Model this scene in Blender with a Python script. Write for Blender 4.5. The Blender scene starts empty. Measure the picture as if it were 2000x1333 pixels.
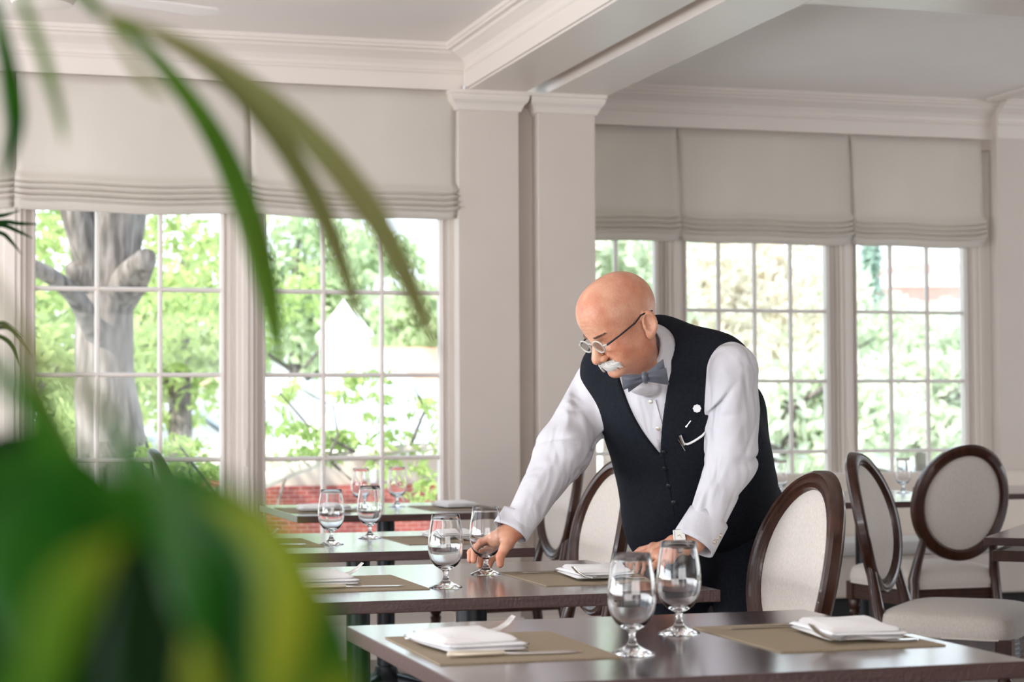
import bpy, bmesh, math, random
import numpy as np
from mathutils import Vector, Matrix
from mathutils.bvhtree import BVHTree

# ---------------------------------------------------------------- camera, world, lights
SC = bpy.context.scene
ZC = 1.15                      # eye height
YAW, PIT, ROL, FPX = math.radians(16.5005), math.radians(2.0278), math.radians(-0.26186), 3823.8
_f = np.array([math.sin(YAW)*math.cos(PIT), math.cos(YAW)*math.cos(PIT), math.sin(PIT)])
_r = np.array([math.cos(YAW), -math.sin(YAW), 0.0])
_u = np.cross(_r, _f)
CR = math.cos(ROL)*_r + math.sin(ROL)*_u          # camera right
CU = -math.sin(ROL)*_r + math.cos(ROL)*_u         # camera up
CF = _f                                           # camera forward
CP = np.array([0.0, 0.0, ZC])
cam_d = bpy.data.cameras.new('camera'); cam = bpy.data.objects.new('camera', cam_d)
SC.collection.objects.link(cam)
cam.matrix_world = Matrix(((CR[0], CU[0], -CF[0], 0), (CR[1], CU[1], -CF[1], 0), (CR[2], CU[2], -CF[2], ZC), (0, 0, 0, 1)))
cam_d.sensor_width = 36.0; cam_d.lens = FPX*36.0/2000.0
cam_d.clip_start = 0.05; cam_d.clip_end = 400
cam_d.dof.use_dof = True; cam_d.dof.focus_distance = 4.7; cam_d.dof.aperture_fstop = 5.6
SC.camera = cam
SC.view_settings.view_transform = 'Standard'; SC.view_settings.look = 'None'
SC.view_settings.exposure = 0.38; SC.view_settings.gamma = 1.0; SC.view_settings.use_curve_mapping = False
SC.cycles.use_denoising = True
SC.cycles.max_bounces = 9; SC.cycles.diffuse_bounces = 4; SC.cycles.glossy_bounces = 5
SC.cycles.transmission_bounces = 9; SC.cycles.transparent_max_bounces = 24
SC.cycles.sample_clamp_indirect = 8.0; SC.cycles.blur_glossy = 0.3

W = bpy.data.worlds.new('sky'); SC.world = W; W.use_nodes = True
wn = W.node_tree.nodes; wl = W.node_tree.links; wn.clear()
wo = wn.new('ShaderNodeOutputWorld'); wb = wn.new('ShaderNodeBackground')
wt = wn.new('ShaderNodeTexCoord'); ws = wn.new('ShaderNodeSeparateXYZ'); wr = wn.new('ShaderNodeValToRGB')
wl.new(wt.outputs['Generated'], ws.inputs[0]); wl.new(ws.outputs['Z'], wr.inputs[0])
wr.color_ramp.elements[0].position = 0.0; wr.color_ramp.elements[0].color = (0.84, 0.92, 1.0, 1)
wr.color_ramp.elements[1].position = 0.7; wr.color_ramp.elements[1].color = (0.62, 0.78, 1.0, 1)
wl.new(wr.outputs[0], wb.inputs[0]); wb.inputs[1].default_value = 2.1
wl.new(wb.outputs[0], wo.inputs[0])

def sun(direction, energy, col, ang):
    d = bpy.data.lights.new('sun', 'SUN'); d.energy = energy; d.color = col; d.angle = math.radians(ang)
    o = bpy.data.objects.new('sun', d); SC.collection.objects.link(o)
    o.rotation_euler = Vector(direction).to_track_quat('-Z', 'Y').to_euler(); return o
sun((0.80, 0.42, -0.72), 7.5, (1.0, 0.95, 0.85), 1.0)

def area(name, loc, direction, sx, sy, power, col):
    d = bpy.data.lights.new(name, 'AREA'); d.shape = 'RECTANGLE'; d.size = sx; d.size_y = sy; d.energy = power; d.color = col
    o = bpy.data.objects.new(name, d); SC.collection.objects.link(o); o.location = loc
    o.rotation_euler = Vector(direction).to_track_quat('-Z', 'Y').to_euler(); return o
# daylight through the windows of the left and back walls the photograph does not show
area('daylight_left', (-3.05, 4.8, .95), (1, 0.12, 1.5), 7.0, 1.3, 250, (0.93, 0.96, 1.0))
area('daylight_back', (0.8, -5.9, 1.45), (0.12, 1, 0.45), 6.4, 2.0, 140, (1.0, 0.94, 0.875))
area('fill_right', (8.85, 5.6, 1.2), (-1, 0.1, 1.0), 5.0, 1.5, 28, (1.0, 0.96, 0.92))  # added fill light, brightens the right room's ceiling and bench

def P(px, py, d):
    """a point seen at pixel (px, py) of the 2000x1333 frame, d metres in front of the camera"""
    return CP + d*((px-1000)/FPX*CR - (py-666.5)/FPX*CU + CF)

random.seed(4); rng = np.random.RandomState(7)
COL = SC.collection

# ---------------------------------------------------------------- object helpers
class MB:
    def __init__(s): s.v = []; s.f = []; s.mi = []; s.m = 0
    def add(s, vs, fs):
        o = len(s.v); s.v.extend([tuple(map(float, v)) for v in vs]); s.f.extend([tuple(i+o for i in f) for f in fs]); s.mi.extend([s.m]*len(fs)); return s
    def box(s, a, b):
        x0, y0, z0 = a; x1, y1, z1 = b
        return s.add([(x0,y0,z0),(x1,y0,z0),(x1,y1,z0),(x0,y1,z0),(x0,y0,z1),(x1,y0,z1),(x1,y1,z1),(x0,y1,z1)],
                     [(3,2,1,0),(4,5,6,7),(0,1,5,4),(1,2,6,5),(2,3,7,6),(3,0,4,7)])
    def prism(s, prof, axis, a, b):
        """closed 2-D profile swept along x or y or z"""
        n = len(prof); vs = []
        for t in (a, b):
            for (p, q) in prof:
                vs.append((t, p, q) if axis == 'x' else ((p, t, q) if axis == 'y' else (p, q, t)))
        fs = [(i, (i+1) % n, n+(i+1) % n, n+i) for i in range(n)] + [tuple(range(n-1, -1, -1)), tuple(range(n, 2*n))]
        return s.add(vs, fs)
    def tube(s, pts, rad, n=8, sq=1.0, cap=True, up=None):
        pts = [np.array(p, float) for p in pts]; m = len(pts)
        rad = [rad]*m if np.isscalar(rad) else rad
        vs = []; ref = None
        for i, p in enumerate(pts):
            t = pts[min(i+1, m-1)]-pts[max(i-1, 0)]; t /= (np.linalg.norm(t)+1e-12)
            if ref is None:
                ref = np.array(up, float) if up is not None else (np.array([0, 0, 1.]) if abs(t[2]) < .9 else np.array([1., 0, 0]))
            a = ref-t*(ref@t); a /= (np.linalg.norm(a)+1e-12); b = np.cross(t, a); ref = a
            for k in range(n):
                th = 2*math.pi*k/n
                vs.append(p+rad[i]*(math.cos(th)*a*sq+math.sin(th)*b))
        fs = [(i*n+k, i*n+(k+1) % n, (i+1)*n+(k+1) % n, (i+1)*n+k) for i in range(m-1) for k in range(n)]
        if cap: fs += [tuple(range(n-1, -1, -1)), tuple(range((m-1)*n, m*n))]
        return s.add(vs, fs)
    def lathe(s, prof, n=32, c=(0, 0, 0), cap=True):
        vs = []; m = len(prof)
        for (r, z) in prof:
            for k in range(n):
                th = 2*math.pi*k/n; vs.append((c[0]+r*math.cos(th), c[1]+r*math.sin(th), c[2]+z))
        fs = [(i*n+k, i*n+(k+1) % n, (i+1)*n+(k+1) % n, (i+1)*n+k) for i in range(m-1) for k in range(n)]
        if cap: fs += [tuple(range(n-1, -1, -1)), tuple(range((m-1)*n, m*n))]
        return s.add(vs, fs)
    def grid(s, fn, nu, nv, wrapu=False):
        vs = [fn(i/(nu-1 if not wrapu else nu), j/(nv-1)) for j in range(nv) for i in range(nu)]
        fs = []
        for j in range(nv-1):
            for i in range(nu if wrapu else nu-1):
                i2 = (i+1) % nu; fs.append((j*nu+i, j*nu+i2, (j+1)*nu+i2, (j+1)*nu+i))
        return s.add(vs, fs)
    def mesh(s, name):
        me = bpy.data.meshes.new(name); me.from_pydata(s.v, [], s.f); me.update(); return me

def finish(me, smooth, angle=None):
    if smooth:
        me.polygons.foreach_set('use_smooth', [True]*len(me.polygons))
        if angle:
            bm = bmesh.new(); bm.from_mesh(me)
            for e in bm.edges:
                if len(e.link_faces) == 2 and e.calc_face_angle(0) > math.radians(angle): e.smooth = False
            bm.to_mesh(me); bm.free()
    me.update()

def obj(name, mb, mat, parent=None, smooth=False, angle=None, bevel=0, sub=0, solid=0, recalc=True):
    me = mb.mesh(name) if isinstance(mb, MB) else mb
    if recalc:
        bm = bmesh.new(); bm.from_mesh(me); bmesh.ops.recalc_face_normals(bm, faces=bm.faces); bm.to_mesh(me); bm.free()
    mats = mat if isinstance(mat, (list, tuple)) else [mat]
    for m in mats: me.materials.append(m)
    if isinstance(mb, MB) and len(mats) > 1: me.polygons.foreach_set('material_index', mb.mi)
    finish(me, smooth, angle)
    o = bpy.data.objects.new(name, me); COL.objects.link(o)
    if parent: o.parent = parent
    if solid:
        md = o.modifiers.new('solid', 'SOLIDIFY'); md.thickness = solid; md.offset = 0
    if bevel:
        md = o.modifiers.new('bevel', 'BEVEL'); md.width = bevel; md.segments = 2; md.limit_method = 'ANGLE'; md.angle_limit = math.radians(40)
    if sub:
        md = o.modifiers.new('sub', 'SUBSURF'); md.levels = sub; md.render_levels = sub
    return o
def tag(o, label, cat, group=None, kind=None):
    o['label'] = label; o['category'] = cat
    if group: o['group'] = group
    if kind: o['kind'] = kind
    return o
def thing(name, label, cat, loc=(0, 0, 0), rotz=0, group=None):
    o = bpy.data.objects.new(name, None); COL.objects.link(o); o.location = loc; o.rotation_euler = (0, 0, rotz)
    return tag(o, label, cat, group)
def struct(name, mb, mat, parent=None, **k):
    o = obj(name, mb, mat, parent, **k)
    if not parent: o['kind'] = 'structure'
    return o
def struct_empty(name):
    o = bpy.data.objects.new(name, None); COL.objects.link(o); o['kind'] = 'structure'; return o
def dup(root, loc, rotz, label, group=None):
    r = root.copy(); COL.objects.link(r); r.location = loc; r.rotation_euler = (0, 0, rotz); r['label'] = label
    if group: r['group'] = group
    for ch in list(root.children):
        c = ch.copy(); COL.objects.link(c); c.parent = r
        for g in list(ch.children):
            d = g.copy(); COL.objects.link(d); d.parent = c
    return r

# ---------------------------------------------------------------- materials
def mat(name, col, rough=.5, metal=0, spec=.5, noise=None, bump=None, trans=0, ior=1.45, coat=0, sheen=0, sss=0, coords='Object', wave=None):
    """noise=(scale, colour2, detail, stretch)  bump=(scale, strength, stretch)"""
    m = bpy.data.materials.new(name); m.use_nodes = True; nt = m.node_tree; b = nt.nodes['Principled BSDF']
    b.inputs['Base Color'].default_value = (*col, 1); b.inputs['Roughness'].default_value = rough; b.inputs['Metallic'].default_value = metal
    b.inputs['Specular IOR Level'].default_value = spec; b.inputs['IOR'].default_value = ior
    b.inputs['Transmission Weight'].default_value = trans; b.inputs['Coat Weight'].default_value = coat
    b.inputs['Sheen Weight'].default_value = sheen
    if sss: b.inputs['Subsurface Weight'].default_value = sss; b.inputs['Subsurface Radius'].default_value = (.012, .005, .003); b.inputs['Subsurface Scale'].default_value = 1.0
    tc = nt.nodes.new('ShaderNodeTexCoord')
    def tex(scale, detail, stretch):
        mp = nt.nodes.new('ShaderNodeMapping'); mp.inputs['Scale'].default_value = stretch
        nt.links.new(tc.outputs[coords], mp.inputs[0]); n = nt.nodes.new('ShaderNodeTexNoise')
        n.inputs['Scale'].default_value = scale; n.inputs['Detail'].default_value = detail; nt.links.new(mp.outputs[0], n.inputs['Vector']); return n
    if noise:
        sc, c2, det, st = noise; n = tex(sc, det, st)
        r = nt.nodes.new('ShaderNodeValToRGB'); r.color_ramp.elements[0].position = .35; r.color_ramp.elements[1].position = .65
        r.color_ramp.elements[0].color = (*col, 1); r.color_ramp.elements[1].color = (*c2, 1)
        nt.links.new(n.outputs[0], r.inputs[0]); nt.links.new(r.outputs[0], b.inputs['Base Color'])
    if bump:
        sc, stg, st = bump; n = tex(sc, 4, st); bp = nt.nodes.new('ShaderNodeBump'); bp.inputs['Strength'].default_value = stg; bp.inputs['Distance'].default_value = .01
        nt.links.new(n.outputs[0], bp.inputs['Height']); nt.links.new(bp.outputs[0], b.inputs['Normal'])
    return m
ONE = (1, 1, 1)
M = {}
M['wall'] = mat('warm_white_paint', (.67, .595, .54), .55, noise=(3, (.65, .575, .52), 2, ONE), bump=(60, .05, ONE))
M['trim'] = mat('white_gloss_trim', (.78, .71, .655), .35, bump=(40, .02, ONE))
M['ceil'] = mat('ceiling_paint', (.88, .835, .80), .6, noise=(2, (.86, .81, .775), 2, ONE))
M['sash'] = mat('sash_paint', (.76, .69, .645), .4)
M['shade'] = None
M['table'] = mat('espresso_wood', (.050, .025, .025), .17, spec=.8, noise=(7, (.080, .042, .040), 6, (.6, 9, 1)), bump=(30, .06, (.4, 8, 1)), coat=.6)
M['table'].node_tree.nodes['Principled BSDF'].inputs['Coat Roughness'].default_value = .13
M['tedge'] = mat('table_edge_band', (.085, .045, .040), .34, spec=.5, noise=(30, (.060, .030, .028), 5, (.3, .3, 8)), bump=(160, .12, ONE))
M['wood'] = mat('walnut_chair_wood', (.060, .022, .013), .30, noise=(14, (.034, .013, .008), 5, (3, 3, .5)), bump=(90, .06, ONE), coat=.25)
M['fabric'] = mat('cream_upholstery', (.68, .62, .57), .9, sheen=.2, noise=(220, (.60, .545, .49), 3, (1, 1, .6)), bump=(420, .22, ONE))
M['bench'] = mat('banquette_linen', (.78, .69, .61), .85, sheen=.2, bump=(300, .15, ONE))
M['benchseat'] = mat('banquette_seat_linen', (.74, .72, .70), .8, sheen=.2, bump=(300, .12, ONE))
M['black'] = mat('black_iron', (.012, .014, .018), .35, metal=.3)
M['mat'] = mat('woven_placemat', (.40, .315, .215), .75, noise=(420, (.33, .255, .17), 2, (1, 3, 1)), bump=(600, .5, (1, 2.5, 1)))
M['napkin'] = mat('white_linen', (.86, .84, .84), .85, sheen=.2, bump=(300, .15, ONE))
M['silver'] = mat('polished_steel', (.78, .77, .76), .16, metal=1)
M['ivory'] = mat('satin_handle', (.74, .66, .54), .3, metal=.55)
M['floor'] = mat('oak_floor', (.115, .058, .03), .3, noise=(5, (.075, .036, .02), 5, (1, 10, 1)), coat=.3)
M['dark'] = mat('dark_toe_kick', (.02, .018, .017), .6)
M['glass'] = mat('clear_goblet_glass', (1, 1, 1), .0, trans=1, ior=1.46, spec=.5)
def pane_mat():
    m = bpy.data.materials.new('window_glass'); m.use_nodes = True; nt = m.node_tree; nt.nodes.clear()
    o = nt.nodes.new('ShaderNodeOutputMaterial'); mx = nt.nodes.new('ShaderNodeMixShader'); t = nt.nodes.new('ShaderNodeBsdfTransparent'); g = nt.nodes.new('ShaderNodeBsdfGlossy')
    fr = nt.nodes.new('ShaderNodeFresnel'); fr.inputs[0].default_value = 1.45; g.inputs['Roughness'].default_value = .02
    t.inputs[0].default_value = (.97, .985, .98, 1)
    ml = nt.nodes.new('ShaderNodeMath'); ml.operation = 'MULTIPLY'; ml.inputs[1].default_value = .45; nt.links.new(fr.outputs[0], ml.inputs[0]); nt.links.new(ml.outputs[0], mx.inputs[0]); nt.links.new(t.outputs[0], mx.inputs[1]); nt.links.new(g.outputs[0], mx.inputs[2]); nt.links.new(mx.outputs[0], o.inputs[0]); return m
M['pane'] = pane_mat()
def translucent(name, col, amt, rough=.8, noise=None, tcol=None, bump=None, spec=.3):
    m = mat(name, col, rough, noise=noise, bump=bump, spec=spec); nt = m.node_tree; b = nt.nodes['Principled BSDF']; out = nt.nodes['Material Output']
    tr = nt.nodes.new('ShaderNodeBsdfTranslucent'); mx = nt.nodes.new('ShaderNodeMixShader'); mx.inputs[0].default_value = amt
    if tcol or not noise: tr.inputs[0].default_value = (*(tcol or col), 1)
    else: nt.links.new(b.inputs['Base Color'].links[0].from_socket, tr.inputs[0])
    nt.links.new(b.outputs[0], mx.inputs[1]); nt.links.new(tr.outputs[0], mx.inputs[2]); nt.links.new(mx.outputs[0], out.inputs[0]); return m
M['shade'] = translucent('linen_shade', (.82, .765, .70), .28, .9, noise=(2.2, (.77, .715, .65), 3, (1, 1, .5)), bump=(260, .12, ONE))

# ---------------------------------------------------------------- signed-distance modelling
def rc(p, a, b, ra, rb):
    a = np.asarray(a, np.float32); b = np.asarray(b, np.float32); ab = b-a; t = np.clip(((p-a)@ab)/(ab@ab+1e-12), 0, 1)
    return np.linalg.norm(p-a-t[:, None]*ab, axis=1)-(ra+(rb-ra)*t)
def ell(p, c, r, A=None):
    q = p-np.asarray(c, np.float32)
    if A is not None: q = q@np.asarray(A, np.float32).T
    r = np.asarray(r, np.float32); k0 = np.linalg.norm(q/r, axis=1); k1 = np.linalg.norm(q/(r*r), axis=1)+1e-9
    return k0*(k0-1)/k1
def smin(a, b, k):
    h = np.clip(.5+.5*(b-a)/k, 0, 1); return b*(1-h)+a*h-k*h*(1-h)
def smax(a, b, k): return -smin(-a, -b, k)
def sdf_mesh(fn, lo, hi, h, name, slack=1.6, smooth_it=1):
    lo = np.array(lo, np.float32); n = (np.ceil((np.array(hi)-lo)/h)).astype(int)+1; B = 10
    nb = (n+B-1)//B; n = nb*B; V = np.full(tuple(n), 1.0, np.float32)
    bi = np.stack(np.meshgrid(*[np.arange(k) for k in nb], indexing='ij'), -1).reshape(-1, 3)
    cen = lo+(bi*B+B/2)*h; d = np.concatenate([fn(c) for c in np.array_split(cen.astype(np.float32), max(1, len(cen)//60000))])
    far = np.abs(d) > B*h*.87*slack+.01
    Vb = V.reshape(nb[0], B, nb[1], B, nb[2], B)
    sel = bi[~far]; ins = bi[far & (d < 0)]
    for (i, j, k) in ins: Vb[i, :, j, :, k, :] = -1.0
    off = np.stack(np.meshgrid(*[np.arange(B)]*3, indexing='ij'), -1).reshape(-1, 3)
    for c in np.array_split(sel, max(1, len(sel)//150)):
        if not len(c): continue
        pts = lo+(c[:, None, :]*B+off[None])*h
        vv = fn(pts.reshape(-1, 3).astype(np.float32)).reshape(len(c), B, B, B)
        for q, (i, j, k) in enumerate(c): Vb[i, :, j, :, k, :] = vv[q]
    S = V < 0; nx, ny, nz = V.shape
    cnt = np.zeros((nx-1, ny-1, nz-1), np.uint8)
    for a in (0, 1):
        for b in (0, 1):
            for c in (0, 1): cnt += S[a:nx-1+a, b:ny-1+b, c:nz-1+c]
    act = np.argwhere((cnt > 0) & (cnt < 8)); idx = np.full(cnt.shape, -1, np.int32); idx[tuple(act.T)] = np.arange(len(act))
    acc = np.zeros((len(act), 3)); num = np.zeros(len(act))
    cs = [(a, b, c) for a in (0, 1) for b in (0, 1) for c in (0, 1)]
    for u in cs:
        for w in cs:
            if sum(w)-sum(u) == 1 and all(w[k] >= u[k] for k in range(3)):
                A = V[tuple((act+u).T)]; Bv = V[tuple((act+w).T)]; m = (A < 0) != (Bv < 0)
                t = np.where(m, A/(A-Bv+1e-20), 0)
                pt = np.array(u)+t[:, None]*(np.array(w)-np.array(u)); acc[m] += pt[m]; num[m] += 1
    vs = lo+(act+acc/num[:, None])*h
    F = []
    for ax in range(3):
        sl0 = [slice(1, s-1) for s in (nx, ny, nz)]; sl1 = list(sl0); sl0[ax] = slice(0, (nx, ny, nz)[ax]-1); sl1[ax] = slice(1, (nx, ny, nz)[ax])
        A = S[tuple(sl0)]; Bv = S[tuple(sl1)]; ch = np.argwhere(A != Bv); inside = A[tuple(ch.T)]
        g = ch.copy(); o1, o2 = [(1, 2), (2, 0), (0, 1)][ax]
        for k in range(3):
            if k != ax: g[:, k] += 1
        def cell(d1, d2):
            q = g.copy(); q[:, o1] -= d1; q[:, o2] -= d2; return idx[tuple(q.T)]
        quad = np.stack([cell(1, 1), cell(0, 1), cell(0, 0), cell(1, 0)], 1)
        quad[~inside] = quad[~inside][:, ::-1]; F.append(quad)
    F = np.concatenate(F); F = F[(F >= 0).all(1)]
    for _ in range(smooth_it):
        s = np.zeros_like(vs); c = np.zeros(len(vs))
        for k in range(4):
            a, b = F[:, k], F[:, (k+1) % 4]; np.add.at(s, a, vs[b]); np.add.at(c, a, 1); np.add.at(s, b, vs[a]); np.add.at(c, b, 1)
        vs = vs*.5+.5*s/np.maximum(c, 1)[:, None]
    me = bpy.data.meshes.new(name); me.vertices.add(len(vs)); me.vertices.foreach_set('co', vs.astype(np.float32).ravel())
    me.loops.add(len(F)*4); me.loops.foreach_set('vertex_index', F.astype(np.int32).ravel())
    me.polygons.add(len(F)); me.polygons.foreach_set('loop_start', np.arange(0, len(F)*4, 4, dtype=np.int32))
    me.update(calc_edges=True); me.validate(); return me
# ---------------------------------------------------------------- room shell
CEIL = 2.87
struct('floor', MB().box((-3.3, -6.5, -.12), (9.3, 10.05, 0)), M['floor'])
def slabs(mb): return mb
# ceiling: smooth over the left room, beadboard over the right room
struct('ceiling', MB().box((-3.3, -6.5, CEIL), (2.45, 9.2, CEIL+.15)), M['ceil'])
cb = MB(); y = -3.3
prof = []
n = int((10.0+6.5)/.052)
for i in range(n):
    y0 = -6.5+i*.052; prof += [(y0, CEIL+.004), (y0+.004, CEIL), (y0+.048, CEIL), (y0+.052, CEIL+.004)]
prof += [(y0+.052, CEIL+.15), (-6.5, CEIL+.15)]
cb.prism(prof, 'x', 2.45, 9.3)
struct('ceiling_right', cb, M['ceil'])
# outer walls that the frame does not show; each has window openings
def wall_with_openings(name, axis, pos, th, a0, a1, ops, z1=CEIL):
    mb = MB(); cur = a0
    def bx(p, q, z0, z2):
        if axis == 'x': mb.box((pos, p, z0), (pos+th, q, z2))
        else: mb.box((p, pos, z0), (q, pos+th, z2))
    for (p, q, zl, zh) in ops:
        bx(cur, p, 0, z1); bx(p, q, 0, zl); bx(p, q, zh, z1); cur = q
    bx(cur, a1, 0, z1)
    return struct(name, mb, M['wall'])
wall_with_openings('wall_left', 'x', -3.3, .2, -6.5, 9.0, [(-2.6, -.2, .6, 2.6), (.9, 3.9, .6, 2.6), (4.5, 7.5, .6, 2.6)])
wall_with_openings('wall_back', 'y', -6.5, .2, -3.1, 9.1, [(-2.4, .8, .45, 2.6), (1.2, 4.6, .45, 2.6)])
wall_with_openings('wall_right', 'x', 9.1, .2, -6.5, 10.05, [(3.0, 5.4, .45, 2.6), (5.8, 8.2, .45, 2.6)])  # openings added to suit the right-hand fill light

struct('light_block_wall', MB().box((3.1, -1.2, 0), (9.1, -1.0, CEIL)), M['wall'])  # unseen wall added to keep the back light off the right room
# wall A: low panel, mullions, header above the windows
YA, YB = 9.0, 9.86
wa = MB()
wa.box((-3.1, 8.93, 0), (2.36, 9.15, .50))                 # below the sills
wa.box((-3.1, 8.90, 2.60), (2.36, 9.15, CEIL))             # header
wa.box((-3.1, 8.93, .50), (-1.40, 9.15, 2.60))
for (a, b) in ((-.62, -.55),): wa.box((a, 8.93, .5), (b, 9.15, 2.6))
wa.box((.255, 8.93, .5), (.395, 9.12, 2.6)); wa.box((1.312, 8.93, .5), (1.428, 9.12, 2.6)); wa.box((2.335, 8.93, .5), (2.36, 9.15, 2.6))
struct('wall_front', wa, M['wall'])
tr = MB()
for (a, b) in ((.265, .385), (1.32, 1.42)):                 # casing beads on the mullions
    tr.box((a+.012, 8.915, .5), (b-.012, 8.93, 2.6)); tr.box((a+.036, 8.905, .5), (b-.036, 8.915, 2.6))
tr.box((-3.1, 8.86, .475), (2.36, 8.95, .505))              # stool
tr.box((-3.1, 8.915, .40), (2.36, 8.93, .475))
struct('trim_1', tr, M['trim'], bevel=.003)
bb = MB(); bb.prism([(8.93, 0), (8.905, 0), (8.905, .13), (8.915, .15), (8.93, .155)], 'x', -3.1, 2.36)
struct('baseboard_front', bb, M['trim'])

def window(idx, x0, x1, Y, zb, zt, vm, hm, stile=.045, mt=.021, handle=None):
    """x0..x1, zb..zt is the glazed area; vm / hm are muntin centres"""
    e = struct_empty('window_%d' % idx)
    f = MB(); s = stile
    f.box((x0-s, Y-.03, zb-.06), (x0, Y+.03, zt+.05)); f.box((x1, Y-.03, zb-.06), (x1+s, Y+.03, zt+.05))
    f.box((x0, Y-.03, zb-.06), (x1, Y+.03, zb)); f.box((x0, Y-.03, zt), (x1, Y+.03, zt+.05))
    f.box((x0-s*.35, Y-.042, zb-.06), (x0-s*.15, Y-.03, zt+.05)); f.box((x1+s*.15, Y-.042, zb-.06), (x1+s*.35, Y-.03, zt+.05))
    obj('window_frame', f, M['sash'], e, bevel=.003)
    m = MB(); h = mt/2
    for x in vm: m.prism([(x-h, Y+.012), (x-h, Y-.006), (x-h*.45, Y-.018), (x+h*.45, Y-.018), (x+h, Y-.006), (x+h, Y+.012)], 'z', zb, zt)
    for z in hm: m.prism([(Y+.0115, z-h), (Y-.006, z-h), (Y-.0175, z-h*.45), (Y-.0175, z+h*.45), (Y-.006, z+h), (Y+.0115, z+h)], 'x', x0, x1)
    obj('muntin_grid', m, M['sash'], e)
    obj('glass_pane', MB().box((x0, Y+.002, zb), (x1, Y+.006, zt)), M['pane'], e)
    if handle:
        hx, hz = handle; g = MB(); g.box((hx-.009, Y-.088, hz-.05), (hx+.009, Y-.078, hz+.05)); g.box((hx-.006, Y-.10, hz-.03), (hx+.006, Y-.088, hz+.045))
        obj('sash_lock', g, M['trim'], e, bevel=.003)
    return e
rowsA = [.93, 1.318, 1.707, 2.095, 2.48]
window(1, -1.36+.05, -.665, YA, .56, 2.58, [-1.09, -.88], rowsA)
window(2, -.50, .215, YA, .56, 2.58, [-.26, -.03], rowsA)
window(3, .440, 1.267, YA, .56, 2.58, [.712, .994], rowsA, handle=(1.37, .93))
window(4, 1.473, 2.302, YA, .56, 2.58, [1.747, 2.026], rowsA)

# the two pilasters, the recess between them and the wall behind the pair
def pilaster(name, x0, x1, Y, YE):
    p = MB(); p.box((x0, Y, 0), (x1, YE, 2.56)); o = struct(name, p, M['wall'], bevel=.004)
    c = MB()
    pr = [(0, 2.557), (.010, 2.562), (.016, 2.578), (.022, 2.590), (.036, 2.606), (.041, 2.620), (.041, 2.632), (.047, 2.636), (.047, 2.652)]
    rings = [[(x0-o_, Y-o_, z), (x1+o_, Y-o_, z), (x1+o_, YE, z), (x0-o_, YE, z)] for (o_, z) in pr]
    vs = [v for r in rings for v in r]; fs = [(i*4+k, i*4+(k+1) % 4, (i+1)*4+(k+1) % 4, (i+1)*4+k) for i in range(len(pr)-1) for k in range(4)]
    fs += [(3, 2, 1, 0), tuple(len(vs)-4+k for k in range(4))]; c.add(vs, fs)
    q = obj('capital', c, M['trim'], o)
    b = MB(); b.box((x0-.02, Y-.02, 0), (x1+.02, Y, .16)); b.box((x0-.012, Y-.012, .16), (x1+.012, Y, .18)); obj('plinth', b, M['trim'], o)
    return o
pilaster('pillar_1', 2.357, 2.654, 8.83, 9.15)
pilaster('pillar_2', 2.749, 3.035, 8.83, 9.95)
struct('wall_between', MB().box((2.654, 8.93, 0), (2.749, 9.95, 2.60)), M['wall'])

# ceiling beams running back from the pilasters, with the shadow groove between them
bm_ = MB()
bm_.box((2.400, -6.3, 2.652), (2.682, 8.88, CEIL)); o = struct('beam_1', bm_, M['trim'], bevel=.003)
struct('beam_2', MB().box((2.785, -6.3, 2.652), (3.092, 8.98, CEIL)), M['trim'], bevel=.003)
struct('beam_recess', MB().box((2.682, -6.3, 2.735), (2.785, 9.9, CEIL)), M['trim'])
struct('beam_3', MB().box((3.092, 6.10, 2.652), (9.1, 6.60, CEIL)), M['trim'], bevel=.003)

def crown_profile(s, c):      # offsets from the wall (s=+1 pushes toward the room) and heights
    pts = [(0, 2.66), (.014, 2.66), (.014, 2.735), (.022, 2.742), (.022, 2.752), (.016, 2.757), (.020, 2.772), (.034, 2.795), (.060, 2.815), (.074, 2.824),
           (.080, 2.836), (.100, 2.838), (.100, 2.850), (.108, 2.853), (.108, CEIL), (0, CEIL)]
    return [(c-s*a, z) for (a, z) in pts]
struct('trim_2', MB().prism(crown_profile(1, 8.90), 'x', -3.1, 2.40), M['trim'])
struct('trim_3', MB().prism([(2.400-(8.90-a), z) for (a, z) in crown_profile(1, 8.90)], 'y', -6.3, 8.80), M['trim'])
# wall B
wb_ = MB()
wb_.box((3.03, 9.79, 0), (9.1, 10.0, .50)); wb_.box((3.03, 9.76, 2.60), (9.1, 10.0, CEIL))
wb_.box((3.762, 9.79, .5), (3.852, 9.98, 2.6)); wb_.box((4.766, 9.79, .5), (4.860, 9.98, 2.6))
wb_.box((5.71, 9.70, 0), (6.60, 10.0, CEIL)); wb_.box((6.6, 9.79, .5), (6.7, 10.0, 2.6)); wb_.box((8.3, 9.70, 0), (9.1, 10.0, CEIL))
struct('wall_front_right', wb_, M['wall'])
t2 = MB()
for (a, b) in ((3.765, 3.85), (4.77, 4.857)):
    t2.box((a+.010, 9.775, .5), (b-.010, 9.79, 2.6)); t2.box((a+.030, 9.765, .5), (b-.030, 9.775, 2.6))
t2.box((5.612, 9.80, .5), (5.71, 9.86, 2.6)); t2.box((5.64, 9.785, .5), (5.71, 9.80, 2.6))
struct('trim_4', t2, M['trim'], bevel=.003)
struct('trim_5', MB().prism(crown_profile(1, 9.76), 'x', 3.03, 5.71), M['trim'])
struct('trim_6', MB().prism(crown_profile(1, 9.70), 'x', 5.71, 9.1), M['trim'])
bt = MB(); bt.prism([(5.60, CEIL+.002), (5.60, CEIL-.012), (5.615, CEIL-.022), (5.665, CEIL-.022), (5.68, CEIL-.012), (5.68, CEIL+.002)], 'y', 6.60, 9.62)
struct('trim_7', bt, M['trim'])
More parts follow.
